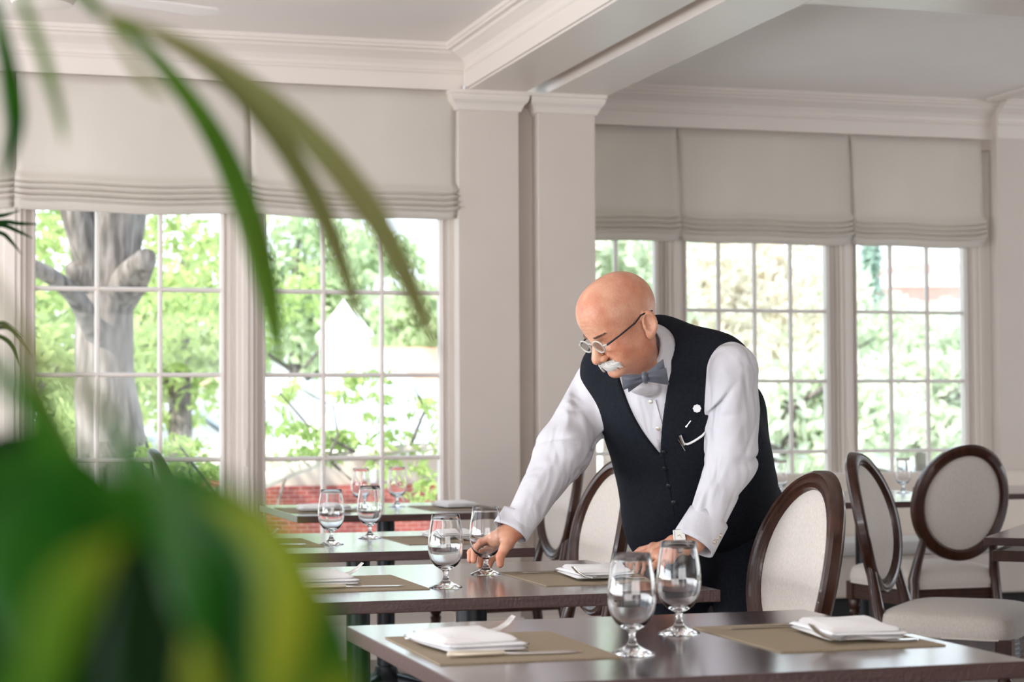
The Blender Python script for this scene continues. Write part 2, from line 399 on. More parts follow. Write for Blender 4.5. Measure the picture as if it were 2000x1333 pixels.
rowsB = [.916, 1.303, 1.687, 2.073, 2.46]
window(5, 3.07, 3.717, YB, .56, 2.58, [3.283, 3.50], rowsB, mt=.02)
window(6, 3.897, 4.721, YB, .56, 2.58, [4.091, 4.302, 4.515], rowsB, mt=.02, handle=(4.815, .955))
window(7, 4.905, 5.569, YB, .56, 2.58, [5.123, 5.35], rowsB, mt=.02)
window(8, 6.75, 8.25, YB, .56, 2.58, [7.1, 7.5, 7.9], rowsB, mt=.02)

# ---------------------------------------------------------------- roman shades
def roman_shade(x0, x1, Y, label, seed, drop=2.19, bot=2.045, top=2.652):
    t = thing('roman_shade', label, 'window shade', (x0, Y, bot), 0, 'cream roman shades'); r = random.Random(seed)
    w = x1-x0; ph = r.random()*6
    zs = []; k = 40
    # front profile of the cloth from the head rail down, then a stack of soft folds, then the hem flap
    prof = [(0.0, top), (-.004, top-.05), (-.010, top-.15), (-.014, top-.28), (-.016, top-.38), (-.020, drop+.035), (-.030, drop+.008)]
    zz = drop
    for i in range(4):
        prof += [(-.046-.003*i, zz-.004), (-.050-.003*i, zz-.014), (-.036, zz-.024), (-.031, zz-.027)]; zz -= .027
    prof += [(-.030, zz-.004), (-.024, zz-.02), (-.020, bot+.02), (-.019, bot)]
    m = MB(); nu = 34
    def fn(u, v):
        i = v*(len(prof)-1); a = int(min(i, len(prof)-2)); q = i-a
        y = prof[a][0]*(1-q)+prof[a+1][0]*q; z = prof[a][1]*(1-q)+prof[a+1][1]*q
        f = max(0, min(1, (top-z)/.35)); low = 1 if z < drop+.02 else 0
        edge = 1-abs(2*u-1)
        ex = (.0035 if low else -.004*f)*(1 if u > .5 else -1)*(1-min(1, edge*12))
        sag = -.007*math.sin(math.pi*u)*f + (.004*math.sin(u*9+ph) if low else 0) + (.009*max(0, 1-edge*9) if low else 0)
        return (u*w+ex, y+.004*math.sin(u*11+ph+z*3)*f*(1-.5*low)-.005*math.sin(math.pi*u)*f, z-bot+sag)
    m.grid(fn, nu, len(prof))
    obj('shade_cloth', m, M['shade'], t, smooth=True, angle=70, solid=.0025, recalc=False)
    obj('head_rail', MB().box((0.004, .004, top-.035-bot), (w-.004, .035, top-bot-.002)), M['trim'], t)
    return t
roman_shade(-.70, .336, 8.872, 'cream roman shade cut off by the left edge of the photo', 1)
roman_shade(.345, 1.376, 8.872, 'cream roman shade above the window with the tree trunk', 2)
roman_shade(1.385, 2.352, 8.872, 'cream roman shade beside the left pillar', 3, drop=2.185)
roman_shade(2.80, 3.800, 9.728, 'narrow visible cream roman shade directly right of the pillars', 4, drop=2.19)
roman_shade(3.812, 4.812, 9.728, 'middle cream roman shade of the right room, over the four-column window', 5, drop=2.19)
roman_shade(4.824, 5.625, 9.728, 'rightmost cream roman shade, ending at the plain right wall', 6, drop=2.19)

# ---------------------------------------------------------------- ceiling fan whose blade tip hangs into the top of the frame
fan = thing('ceiling_fan', 'white ceiling fan with only one rounded blade tip visible, top left', 'ceiling fan', (.35, 6.75, 2.578))
b = MB()
for k in range(4):
    a = math.radians(22+90*k); c, s = math.cos(a), math.sin(a); L0, L1, wd = .12, .655, .070
    out = [(L0, -wd*.6), (L1-.03, -wd), (L1-.01, -wd+.006), (L1, -wd+.022), (L1, wd-.022), (L1-.01, wd-.006), (L1-.03, wd), (L0, wd*.6)]
    mb = MB(); n = len(out); vs = [(x*c-yy*s, x*s+yy*c, z) for z in (0, .008) for (x, yy) in out]
    mb.add(vs, [tuple(range(n-1, -1, -1)), tuple(range(n, 2*n))]+[(i, (i+1) % n, n+(i+1) % n, n+i) for i in range(n)])
    obj('fan_blade', mb, M['ceil'], fan)
obj('motor_housing', MB().lathe([(.02, -.06), (.10, -.05), (.13, 0), (.12, .06), (.03, .09), (.02, .285), (.07, .285), (.07, .2915)], 24), M['trim'], fan, smooth=True, angle=40)

# ---------------------------------------------------------------- banquette along wall B
bq = thing('banquette', 'long beige upholstered banquette under the right-hand windows', 'banquette', (3.1, 9.765, 0))
s_ = MB(); s_.box((0, -.70, .19), (5.9, -.075, .40)); obj('base', s_, M['bench'], bq, bevel=.01)
obj('toe_kick', MB().box((0, -.64, 0), (5.9, -.075, .19)), M['dark'], bq)
for k in range(3):
    obj('seat_cushion', MB().box((k*1.96+.004, -.73, .40), (k*1.96+1.952, -.26, .475)), M['benchseat'], bq, bevel=.025)
obj('backrest', MB().prism([(-.26, .45), (-.245, .60), (-.22, .79), (-.205, .805), (-.085, .805), (-.075, .79), (-.075, .40), (-.26, .40)], 'x', 0, 5.9), M['bench'], bq, bevel=.012)
# ---------------------------------------------------------------- tables
TT = .027
def pedestal(t, cx, cy, z1=.723):
    m = MB(); m.lathe([(.037, .105), (.037, z1-.02)], 24, (cx, cy, 0)); obj('pedestal_post', m, M['black'], t, smooth=True, angle=40)
    m = MB(); m.lathe([(.085, .035), (.085, .045), (.075, .062), (.05, .085), (.044, .108), (.038, .112)], 24, (cx, cy, 0)); obj('base_hub', m, M['black'], t, smooth=True, angle=40)
    m = MB(); m.lathe([(.09, z1-.02), (.09, z1), (.05, z1)], 24, (cx, cy, 0)); m.box((cx-.16, cy-.03, z1-.014), (cx+.16, cy+.03, z1-.0005)); obj('top_plate', m, M['black'], t)
    for k in range(4):
        a = math.pi/2*k+math.pi/4; c, s = math.cos(a), math.sin(a); m = MB()
        m.tube([(cx+c*.05, cy+s*.05, .05), (cx+c*.16, cy+s*.16, .036), (cx+c*.30, cy+s*.30, .014)], [.030, .024, .014], 10); obj('base_foot', m, M['black'], t, smooth=True, angle=50)
def ped_table(label, x0, x1, y0, y1, ped, group='dark wood pedestal tables in a row'):
    cx, cy = (x0+x1)/2, (y0+y1)/2; t = thing('dining_table', label, 'table', (cx, cy, 0), 0, group)
    m = MB(); m.box((x0-cx, y0-cy, .75-TT), (x1-cx, y1-cy, .7497)); o = obj('tabletop', m, [M['table'], M['tedge']], t)
    for p in o.data.polygons: p.material_index = 0 if p.normal.z > .5 else 1
    md = o.modifiers.new('bevel', 'BEVEL'); md.width = .0018; md.segments = 2
    pedestal(t, ped[0]-cx, ped[1]-cy); return t
ped_table('dark wood table nearest the camera, with two goblets and two placemats', .743, 1.672, 2.752, 3.600, (1.20, 3.18))
ped_table('dark wood table the waiter leans on', .745, 1.680, 4.050, 4.970, (1.232, 4.51))
ped_table('dark wood table directly behind the one the waiter leans on', .745, 1.685, 5.460, 6.360, (1.255, 5.91))
ped_table('farthest dark wood table, in front of the brick view by the left pillar', 1.335, 2.235, 7.400, 8.310, (1.785, 7.86))
ped_table('dark wood table in the right room between banquette and round-backed chairs', 3.62, 4.52, 7.62, 8.72, (4.07, 8.12), 'tables of the right-hand room')
ped_table('dark wood table by the banquette, mostly cut off by the right edge', 4.78, 5.72, 8.12, 8.98, (5.25, 8.55), 'tables of the right-hand room')

rt = thing('dining_table', 'dark wood table with an open apron, turned askew at the right edge', 'table', (3.125, 5.415, 0), math.radians(-40), 'tables of the right-hand room')
m = MB(); m.box((0, 0, .725), (.95, .86, .75)); obj('tabletop', m, M['table'], rt, bevel=.002)
m = MB(); m.box((.02, .02, .675), (.93, .045, .708)); m.box((.02, .815, .675), (.93, .84, .708)); m.box((.02, .045, .675), (.045, .815, .708)); m.box((.905, .045, .675), (.93, .815, .708))
m.box((.20, .03, .708), (.24, .83, .725)); m.box((.70, .03, .708), (.74, .83, .725)); obj('apron', m, M['wood'], rt, bevel=.002)
pedestal(rt, .60, .40, .675)

# ---------------------------------------------------------------- oval-back chair (faces local +y)
def make_chair():
    t = thing('oval_back_chair', 'chair', 'chair')
    A, B, zc, yb = .197, .215, .765, -.215; lean = .20
    def place(x, z, y=0):            # a point of the leaning, slightly dished back
        dz = z-zc; return (x, yb-lean*(dz+.30)+.05*(x/A)**2*.55+y, z)
    # oval frame: moulded section
    sec = [(-.023, -.013), (-.023, .010), (-.016, .019), (-.009, .015), (-.005, .021), (.004, .022), (.012, .017), (.017, .019), (.023, .010), (.023, -.012), (.012, -.021), (-.014, -.021)]
    n = 64; vs = []
    for i in range(n):
        th = 2*math.pi*i/n; c, s = math.cos(th), math.sin(th)
        for (dr, dy) in sec: vs.append(place((A+dr)*c, zc+(B+dr)*s, dy))
    k = len(sec); fs = [(i*k+j, i*k+(j+1) % k, ((i+1) % n)*k+(j+1) % k, ((i+1) % n)*k+j) for i in range(n) for j in range(k)]
    obj('back_frame', MB().add(vs, fs), M['wood'], t, smooth=True, angle=38)
    # cushions, front domed and rear flatter
    for nm, sg, dome in (('back_cushion', 1, .026), ('rear_upholstery', -1, .008)):
        m = MB()
        def fn(u, v, sg=sg, dome=dome):
            th = 2*math.pi*u; rr = v*1.0; R = 1-rr
            return place((A-.017)*rr*math.cos(th), zc+(B-.017)*rr*math.sin(th), sg*(.004+dome*(1-rr**4)**.8))
        m.grid(fn, 40, 12, wrapu=True); obj(nm, m, M['fabric'], t, smooth=True)
    # rear legs continue up into the oval
    for sx in (-1, 1):
        p1 = place(sx*.176, zc-.080); p2 = place(sx*.160, zc-.155)
        pts = [(sx*.205, -.265, 0), (sx*.198, -.225, .20), (sx*.192, -.200, .36), (sx*.188, -.190, .45), (sx*.176, (p2[1]-.190)/2, .53), p2, p1]
        m = MB(); m.tube(pts, [.016, .020, .024, .024, .020, .017, .011], 8, up=(1, 0, 0)); obj('rear_leg', m, M['wood'], t, smooth=True, angle=50)
    # seat rail with flutes and corner blocks
    def seat_outline(o=0):
        return [(-.210-o, -.192-o), (.210+o, -.192-o), (.262+o, .225+o), (.12, .250+o), (-.12, .250+o), (-.262-o, .225+o)]
    m = MB(); m.prism([(x*.985, y*.985) for x, y in seat_outline()], 'z', .345, .415)
    for zz in (.357, .372, .387):
        m.prism([(x, y) for x, y in seat_outline(.0015)], 'z', zz, zz+.006)
    obj('seat_rail', m, M['wood'], t)
    m = MB()
    def seat(u, v):
        # superellipse-ish pad following the trapezoid
        a = 2*math.pi*u; c, s = math.cos(a), math.sin(a); e = .30
        X = math.copysign(abs(c)**e, c); Y = math.copysign(abs(s)**e, s)
        q = v
        if q < .30: rr, z = 1.0+.02*math.sin(q/.30*math.pi), .412+q/.30*.050
        else:
            w = (q-.30)/.70; rr = math.cos(w*math.pi/2); z = .462+.052*math.sin(w*math.pi/2)**.75
        w0 = .222+.024*(Y*rr+1)
        return (X*rr*w0*1.03, Y*rr*.222+.026, z)
    m.grid(seat, 72, 20, wrapu=True); obj('seat_cushion', m, M['fabric'], t, smooth=True)
    m = MB(); vs = [seat(i/72, 0) for i in range(73)]; m.tube([(x*1.004, y*1.004, .414) for x, y, z in vs], .0035, 6); obj('seat_piping', m, M['fabric'], t, smooth=True)
    for sx in (-1, 1):
        m = MB(); m.box((sx*.238-.027, .198, .338), (sx*.238+.027, .250, .416)); m.lathe([(.014, 0), (.014, .004), (.006, .006)], 12, (sx*.238, .224, .3375))
        m.lathe([(.010, 0), (.013, .02), (.014, .06), (.0205, .27), (.024, .285), (.018, .295), (.024, .305), (.027, .325), (.024, .339)], 16, (sx*.238, .222, 0))
        for k in range(10):
            a = 2*math.pi*k/10; m.tube([(sx*.238+.0145*math.cos(a), .222+.0145*math.sin(a), .07), (sx*.238+.0205*math.cos(a), .222+.0205*math.sin(a), .262)], .0022, 4)
        obj('front_leg', m, M['wood'], t, smooth=True, angle=40)
    return t
chair = make_chair(); used = [0]
def put_chair(x, y, d, label, group='cream oval-back chairs'):
    rz = math.atan2(-d[0], d[1])
    if not used[0]:
        chair.location = (x, y, 0); chair.rotation_euler = (0, 0, rz); chair['label'] = label; chair['group'] = group; used[0] = 1; return chair
    return dup(chair, (x, y, 0), rz, label, group)
put_chair(1.712, 4.275, (-1, 0.0), 'oval-back chair directly right of the waiter, facing left, brightly lit cushion')
put_chair(1.697, 5.640, (-1, 0.0), 'oval-back chair just left of the waiter\'s waist, the nearer of two there')
put_chair(2.252, 7.760, (-1, 0.0), 'farther oval-back chair left of the waiter, at the end of the farthest table')
put_chair(3.256, 5.861, (.743, -.666), 'oval-back chair seen edge-on at right, whole seat in view')
oc = P(1873, 985, 8.0); put_chair(oc[0]-.005, oc[1]+.235, (-.02, 1), 'oval-back chair seen squarely from behind, at right')
put_chair(1.16, 7.86, (1, 0), 'oval-back chair with its dark rim peeking above the plant, by the trunk window')
put_chair(.60, 6.06, (.98, .2), 'dark oval-back chair almost covered by the plant at far left')
oc = P(2086, 1010, 5.30); put_chair(oc[0]+.20, oc[1]-.18, (.743, -.666), 'oval-back chair of which only a sliver shows at the right edge')

# ---------------------------------------------------------------- goblets
def goblet_profile():
    out = [(.0375, 0), (.0378, .0016), (.030, .0048), (.020, .0085), (.0105, .0145), (.0066, .021), (.0052, .028), (.0054, .034), (.0085, .0385), (.0165, .0430), (.0270, .0510), (.0345, .0625), (.0385, .0760),
           (.0402, .0900), (.0402, .1020), (.0388, .1180), (.0362, .1360), (.0335, .1520), (.0318, .1640)]
    inn = [(.0310, .1640), (.0326, .1520), (.0353, .1360), (.0379, .1180), (.0392, .1020), (.0392, .0900), (.0374, .0765), (.0334, .0640), (.0255, .0535), (.0150, .0475), (.004, .0458)]
    return out, inn
go, gi = goblet_profile()
gm = MB(); prof = [(0.0005, 0)]+go+[(.0314, .1646)]+gi+[(.0005, .0457)]
gm.lathe(prof, 48, cap=False); gm.f.append(tuple(range(47, -1, -1))); gm.mi.append(0); n_ = len(prof); gm.f.append(tuple(range((n_-1)*48, n_*48))); gm.mi.append(0)
g0 = obj('water_goblet', gm, M['glass'], smooth=True, angle=60)
gob_used = [0]
def goblet(x, y, label, z=.7498):
    o = g0 if not gob_used[0] else g0.copy()
    if gob_used[0]: COL.objects.link(o)
    gob_used[0] = 1; o.location = (x, y, z); tag(o, label, 'glass', 'empty stemmed water goblets'); return o
goblet(1.102, 3.035, 'empty stemmed goblet, nearest and largest, on the front table')
goblet(1.282, 3.285, 'empty stemmed goblet just right of the nearest one, on the front table')
goblet(1.117, 4.307, 'empty stemmed goblet standing left of the waiter\'s hand')
goblet(1.300, 4.623, 'empty stemmed goblet the waiter is holding by its stem')
goblet(1.151, 5.805, 'left goblet of the pair on the table behind the waiter\'s')
goblet(1.321, 6.042, 'right goblet of the pair on the table behind the waiter\'s')
goblet(1.690, 7.900, 'left goblet of the pair on the farthest left-room table')
goblet(1.862, 7.985, 'right goblet of the pair on the farthest left-room table')
goblet(4.410, 8.38, 'goblet on the right-room table, seen between two oval chair backs')
goblet(3.740, 8.30, 'goblet on the right-room table, barely showing left of the chairs')

# ---------------------------------------------------------------- place settings
def slab(m, x0, x1, y0, y1, z0, th, bulge=.002, seed=0, n=10):
    r = random.Random(seed); a, b = r.random()*6, r.random()*6
    def top(u, v, s):
        x = x0+(x1-x0)*u; y = y0+(y1-y0)*v; e = min(1, min(u, 1-u)*16, min(v, 1-v)*20)**.8; x += .010*(v-.5)*math.sin(seed*2.1); y += .008*(u-.5)*math.cos(seed*1.7); x += .004*math.sin(v*5+seed)*(1-u)
        w = .0012*math.sin(u*7+a)*math.sin(v*6+b)+bulge*math.sin(math.pi*u)*math.sin(math.pi*v)
        zt = z0+th*(.5+.5*math.sqrt(max(0, e)))+w*e; zb = z0+th*(.5-.5*math.sqrt(max(0, e)))
        return (x, y, zt if s else zb)
    off = len(m.v)
    vs = [top(i/n, j/n, 1) for j in range(n+1) for i in range(n+1)]+[top(i/n, j/n, 0) for j in range(n+1) for i in range(n+1)]
    q = (n+1)**2; fs = []
    for j in range(n):
        for i in range(n):
            k = j*(n+1)+i; fs += [(k, k+1, k+n+2, k+n+1), (q+k, q+k+n+1, q+k+n+2, q+k+1)]
    ring = [i for i in range(n+1)]+[j*(n+1)+n for j in range(1, n+1)]+[n*(n+1)+i for i in range(n-1, -1, -1)]+[j*(n+1) for j in range(n-1, 0, -1)]
    for a_, b_ in zip(ring, ring[1:]+ring[:1]): fs.append((a_, q+a_, q+b_, b_))
    m.add(vs, fs)
nap = MB()
slab(nap, -.072, .070, -.112, .104, .0, .0070, .000, 1, 16); slab(nap, -.076, .066, -.106, .102, .0062, .0062, .001, 2, 16)
slab(nap, -.071, .061, -.098, .100, .0116, .0085, .004, 4, 16)
nap_me = nap.mesh('napkin')
def fork_mesh():
    m = MB(); L = .205
    def ribbon(xs, zs, ws, th):
        k = len(xs); vs = []
        for x, z, w in zip(xs, zs, ws): vs += [(x, -w, z), (x, w, z), (x, w*.85, z+th), (x, -w*.85, z+th)]
        fs = [(i*4+a, i*4+(a+1) % 4, (i+1)*4+(a+1) % 4, (i+1)*4+a) for i in range(k-1) for a in range(4)]+[(3, 2, 1, 0), tuple((k-1)*4+a for a in range(4))]
        m.add(vs, fs)
    xs = [0, .006, .02, .05, .09, .115, .132, .142, .150, .156]; ws = [.004, .0085, .0095, .0075, .0045, .0032, .0042, .0085, .0115, .0122]
    zs = [.0015, .001, .0005, .0, .003, .007, .0055, .003, .0025, .0035]
    ribbon(xs, zs, ws, .0026)
    for k in range(4):
        y = (-1.5+k)*.0068
        m.tube([(.154, y, .0045), (.170, y, .0075), (.186, y, .0165), (.199, y*.96, .0290)], [.0026, .0024, .0021, .0012], 6)
    return m
fork_me = fork_mesh().mesh('fork')
kh = MB(); kh.tube([(0, 0, .006), (.004, 0, .006), (.03, 0, .006), (.085, 0, .0055), (.095, 0, .0055)], [.004, .0075, .0080, .0062, .0050], 12, sq=.7); kh_me = kh.mesh('knife_handle')
kb = MB(); kb.add([(.094, -.003, .004), (.115, -.0055, .003), (.18, -.0095, .002), (.215, -.008, .002), (.232, .002, .002), (.225, .0045, .002), (.115, .0045, .003), (.094, .003, .004)] +
       [(.094, -.003, .0062), (.115, -.005, .0048), (.18, -.009, .0028), (.215, -.0075, .0026), (.232, .002, .0026), (.225, .0045, .0036), (.115, .0045, .0056), (.094, .003, .0062)],
       [(7, 6, 5, 4, 3, 2, 1, 0), tuple(range(8, 16))]+[(i, (i+1) % 8, 8+(i+1) % 8, 8+i) for i in range(8)]); kb_me = kb.mesh('knife_blade')
pm = MB(); pm.box((-.151, -.195, 0), (.151, .195, .0022)); pm_me = pm.mesh('placemat')
first = {}
def shared(name, me, mtl, smooth, loc, rz, label, cat, group, parent=None, angle=None, ry=0):
    if name in first: o = first[name].copy(); COL.objects.link(o); o.parent = parent
    else: o = obj(name, me, mtl, parent, smooth=smooth, angle=angle); first[name] = o
    o.location = loc; o.rotation_euler = (0, ry, rz)
    if label: tag(o, label, cat, group)
    return o
def setting(cx, cy, rz, where, nx=-.06, ny=-.02, nrot=0, forkz=0, knife=True, fork=True, m=True, forky=.135):
    c, s = math.cos(rz), math.sin(rz); T = lambda x, y: (cx+c*x-s*y, cy+s*x+c*y); z = .7498; zm = z+.0022
    if m: shared('placemat', pm_me, M['mat'], False, (cx, cy, z), rz, 'brown woven placemat '+where, 'placemat', 'brown woven placemats')
    if fork:
        fx, fy = T(-.130, forky); shared('fork', fork_me, M['silver'], True, (fx, fy, zm+.0006), rz, 'silver fork '+where, 'fork', 'silver forks', angle=50, ry=-.03)
    nx_, ny_ = T(nx, ny); shared('napkin', nap_me, M['napkin'], True, (nx_, ny_, zm+.0052), rz+nrot, 'folded white napkin '+where, 'napkin', 'folded white napkins', angle=None)
    if knife:
        kx, ky = T(-.122, -.128); first_k = 'knife' in first
        if not first_k:
            k = thing('knife', 'x', 'knife'); first['knife'] = k; obj('knife_handle', kh_me, M['ivory'], k, smooth=True, angle=50); obj('knife_blade', kb_me, M['silver'], k)
            k.location = (kx, ky, zm); k.rotation_euler = (0, 0, rz); k['label'] = 'table knife '+where; k['group'] = 'table knives'
        else: dup(first['knife'], (kx, ky, zm), rz, 'table knife '+where, 'table knives')
PI = math.pi
setting(.918, 3.190, 0, 'on the left side of the nearest table', -.055, -.005, .10)
setting(1.488, 3.165, PI, 'on the right side of the nearest table', -.045, .035, -.08)
setting(.920, 4.465, 0, 'on the left side of the table the waiter leans on', -.06, .0, .06)
setting(1.490, 4.450, PI, 'beside the waiter\'s left hand', -.02, .03, -.05)
setting(.960, 5.900, 0, 'on the left side of the table behind the waiter\'s', -.08, .0, .0)
setting(1.515, 5.890, PI, 'on the right side of the table behind the waiter\'s', -.03, .0, .05)
setting(1.500, 7.820, 0, 'on the left side of the farthest left-room table', -.0, -.10, 1.5, knife=False, fork=False)
setting(2.060, 7.800, PI, 'on the right side of the farthest left-room table', -.0, .0, .1, knife=False, fork=False)
setting(3.86, 8.36, 0, 'on the right-room table behind the oval chair backs', -.0, .0, .1, knife=False, fork=False, m=False)
c_, s_ = math.cos(math.radians(-40)), math.sin(math.radians(-40))
setting(3.125+c_*.28-s_*.36, 5.415+s_*.28+c_*.36, math.radians(-40), 'on the askew table at the right edge', -.05, .0, .1, fork=False)
# ---------------------------------------------------------------- outside
M['lawn'] = mat('sunlit_lawn', (.50, .53, .46), .9, noise=(.6, (.60, .62, .56), 5, ONE))
M['bark'] = mat('grey_bark', (.24, .205, .185), .95, noise=(5, (.075, .062, .055), 8, (4, 4, .7)), bump=(9, 1.0, (3, 3, .5)))
M['birch'] = mat('pale_bark', (.62, .56, .50), .9, noise=(6, (.40, .35, .30), 6, ONE), bump=(20, .5, ONE))
M['brick'] = mat('red_brick', (.30, .075, .055), .9); 
def brickify(m, c1, c2, mortar, scale):
    nt = m.node_tree; b = nt.nodes['Principled BSDF']; t = nt.nodes.new('ShaderNodeTexBrick'); tc = nt.nodes.new('ShaderNodeTexCoord'); mp = nt.nodes.new('ShaderNodeMapping')
    mp.inputs['Rotation'].default_value = (math.pi/2, 0, 0); nt.links.new(tc.outputs['Object'], mp.inputs[0]); nt.links.new(mp.outputs[0], t.inputs[0])
    t.inputs['Color1'].default_value = (*c1, 1); t.inputs['Color2'].default_value = (*c2, 1); t.inputs['Mortar'].default_value = (*mortar, 1); t.inputs['Scale'].default_value = scale
    t.inputs['Mortar Size'].default_value = .012; t.inputs['Brick Width'].default_value = .5; t.inputs['Row Height'].default_value = .17
    nt.links.new(t.outputs[0], b.inputs['Base Color'])
brickify(M['brick'], (.33, .07, .055), (.22, .045, .035), (.40, .27, .24), 4.6)
M['stucco'] = mat('beige_stucco', (.62, .54, .44), .9, noise=(3, (.56, .48, .40), 3, ONE))
M['whitewood'] = mat('white_siding', (.85, .85, .86), .6)
M['slate'] = mat('grey_blue_slate', (.50, .55, .64), .7, noise=(4, (.42, .47, .56), 4, (1, 6, 1)))
M['rust'] = mat('rust_roof_tile', (.62, .33, .24), .8, noise=(4, (.55, .29, .20), 4, ONE))
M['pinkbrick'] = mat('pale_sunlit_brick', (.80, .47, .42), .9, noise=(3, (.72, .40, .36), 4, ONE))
M['pane_dark'] = mat('dark_window_glass', (.25, .28, .32), .1)
def leafmat(n, a, b, t): return translucent(n, a, .42, .6, noise=(1.1, b, 4, ONE), tcol=t)
M['leafA'] = leafmat('fresh_green_leaves', (.20, .30, .10), (.42, .50, .20), (.55, .68, .26))
M['leafB'] = leafmat('soft_green_leaves', (.34, .44, .26), (.56, .64, .42), (.66, .76, .46))
M['leafC'] = leafmat('haze_pale_green_leaves', (.60, .66, .50), (.74, .78, .64), (.78, .84, .64))  # overexposed haze is put into this leaf colour
M['leafD'] = leafmat('haze_pale_bronze_leaves', (.70, .62, .52), (.78, .75, .64), (.85, .78, .62))  # bronze tone, lightened to carry the same bright haze
M['leafE'] = leafmat('blue_green_needles', (.42, .55, .50), (.56, .66, .60), (.55, .70, .60))

struct('ground', MB().box((-60, 10.2, -2.3), (120, 160, -2.0)), M['lawn'])
gr = MB(); gr.add([(10, 22, -2), (90, 22, -2), (120, 95, 9), (18, 95, 5)], [(0, 1, 2, 3)]); struct('hill', gr, M['lawn'])

def leaves(m, c, R, n, size, r, clumps=26, flat=.5):
    cl = [np.array([r.gauss(0, .42), r.gauss(0, .42), r.gauss(0, .42)]) for _ in range(clumps)]
    for k in range(n):
        b = cl[r.randrange(clumps)]; q = b+np.array([r.gauss(0, .17), r.gauss(0, .17), r.gauss(0, .15)])
        if np.linalg.norm(q) > 1.15: q = q/np.linalg.norm(q)*r.uniform(.7, 1.1)
        p = np.array(c)+q*np.array(R); s = size*r.uniform(.6, 1.25)
        a = np.array([r.gauss(0, 1), r.gauss(0, 1), r.gauss(0, .6)]); a /= np.linalg.norm(a); u = np.cross(a, [r.gauss(0, 1), r.gauss(0, 1), r.gauss(0, 1)]); u /= np.linalg.norm(u)+1e-9; w = np.cross(a, u)
        m.add([p-u*s, p-w*s*flat*.9+u*s*.1, p+u*s, p+w*s*flat*.9+u*s*.1], [(0, 1, 2, 3)])
def tree(name, label, px, py, d, R, n, size, mt, seed, trunk=.16, group=None, bark='bark', cl=26, flat=.5):
    r = random.Random(seed); c = P(px, py, d); t = thing(name, label, 'tree', (c[0], c[1], -2.0), 0, group); zc = c[2]+2.0
    m = MB(); leaves(m, (0, 0, zc), R, n, size, r, cl, flat); obj('crown', m, M[mt], t, recalc=False)
    k = MB(); k.tube([(0, 0, 0), (.1*R[0]*.2, .05, zc*.45), (0, 0, zc), (.1, 0, zc+R[2]*.6)], [trunk*1.3, trunk, trunk*.7, trunk*.2], 10)
    for q in range(6):
        a = r.uniform(0, 6.28); z0 = zc*r.uniform(.6, 1.05); k.tube([(0, 0, z0), (R[0]*.4*math.cos(a), R[1]*.4*math.sin(a), z0+R[2]*.25), (R[0]*.75*math.cos(a), R[1]*.75*math.sin(a), z0+R[2]*.45)], [trunk*.4, trunk*.25, trunk*.08], 6)
    obj('trunk', k, M[bark], t, smooth=True); return t
G = 'leafy trees beyond the windows'
tree('leafy_tree', 'bright green tree filling the view left of the big trunk', 30, 650, 20, (1.7, 1.1, 1.5), 2600, .085, 'leafA', 1, group=G)
tree('leafy_tree', 'bright green tree right behind the big trunk', 350, 600, 23, (1.5, 1.1, 1.35), 3200, .09, 'leafA', 2, group=G)
tree('leafy_tree', 'green tree low behind the big trunk', 150, 790, 26, (1.7, 1.1, 1.0), 1900, .10, 'leafA', 3, group=G)
tree('leafy_tree', 'soft green tree in the left part of the second left-room window', 575, 570, 40, (1.6, 1.2, 1.8), 2400, .165, 'leafB', 4, group=G)
tree('leafy_tree', 'soft green tree behind the white steeple', 690, 590, 60, (2.4, 1.6, 2.5), 1600, .28, 'leafB', 5, group=G)
tree('leafy_tree', 'soft green tree right of the white steeple', 822, 650, 54, (1.5, 1.6, 1.3), 1300, .22, 'leafB', 6, group=G)
tree('leafy_tree', 'shadowy green tree between trunk and slate roofs', 400, 700, 50, (2.2, 1.2, 1.0), 1500, .22, 'leafB', 16, group=G)
H = 'pale trees on the slope beyond the right-room windows'
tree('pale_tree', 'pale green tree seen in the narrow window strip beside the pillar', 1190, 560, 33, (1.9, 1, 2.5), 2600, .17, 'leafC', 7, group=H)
tree('pale_tree', 'pale bronze tree behind the waiter\'s head', 1270, 640, 37, (2.3, 1, 2.9), 2400, .18, 'leafD', 8, group=H)
tree('pale_tree', 'pale bronze tree in the first column of the four-column window', 1390, 600, 41, (2.0, 1, 2.9), 2800, .16, 'leafD', 9, group=H, bark='birch')
tree('pale_tree', 'pale bronze tree in the middle of the four-column window', 1490, 610, 45, (2.1, 1, 2.9), 2800, .17, 'leafD', 10, group=H, bark='birch')
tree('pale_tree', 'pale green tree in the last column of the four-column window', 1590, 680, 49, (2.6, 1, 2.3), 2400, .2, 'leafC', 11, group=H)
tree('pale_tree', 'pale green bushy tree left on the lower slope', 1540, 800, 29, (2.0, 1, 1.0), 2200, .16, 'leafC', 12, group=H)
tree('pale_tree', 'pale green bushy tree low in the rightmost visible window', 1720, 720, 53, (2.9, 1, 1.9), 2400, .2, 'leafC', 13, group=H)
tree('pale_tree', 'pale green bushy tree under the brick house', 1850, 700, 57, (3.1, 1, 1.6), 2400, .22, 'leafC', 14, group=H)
tree('pale_tree', 'pale green bush at the foot of the slope, right', 1800, 800, 34, (2.3, 1, .9), 2000, .16, 'leafC', 15, group=H)
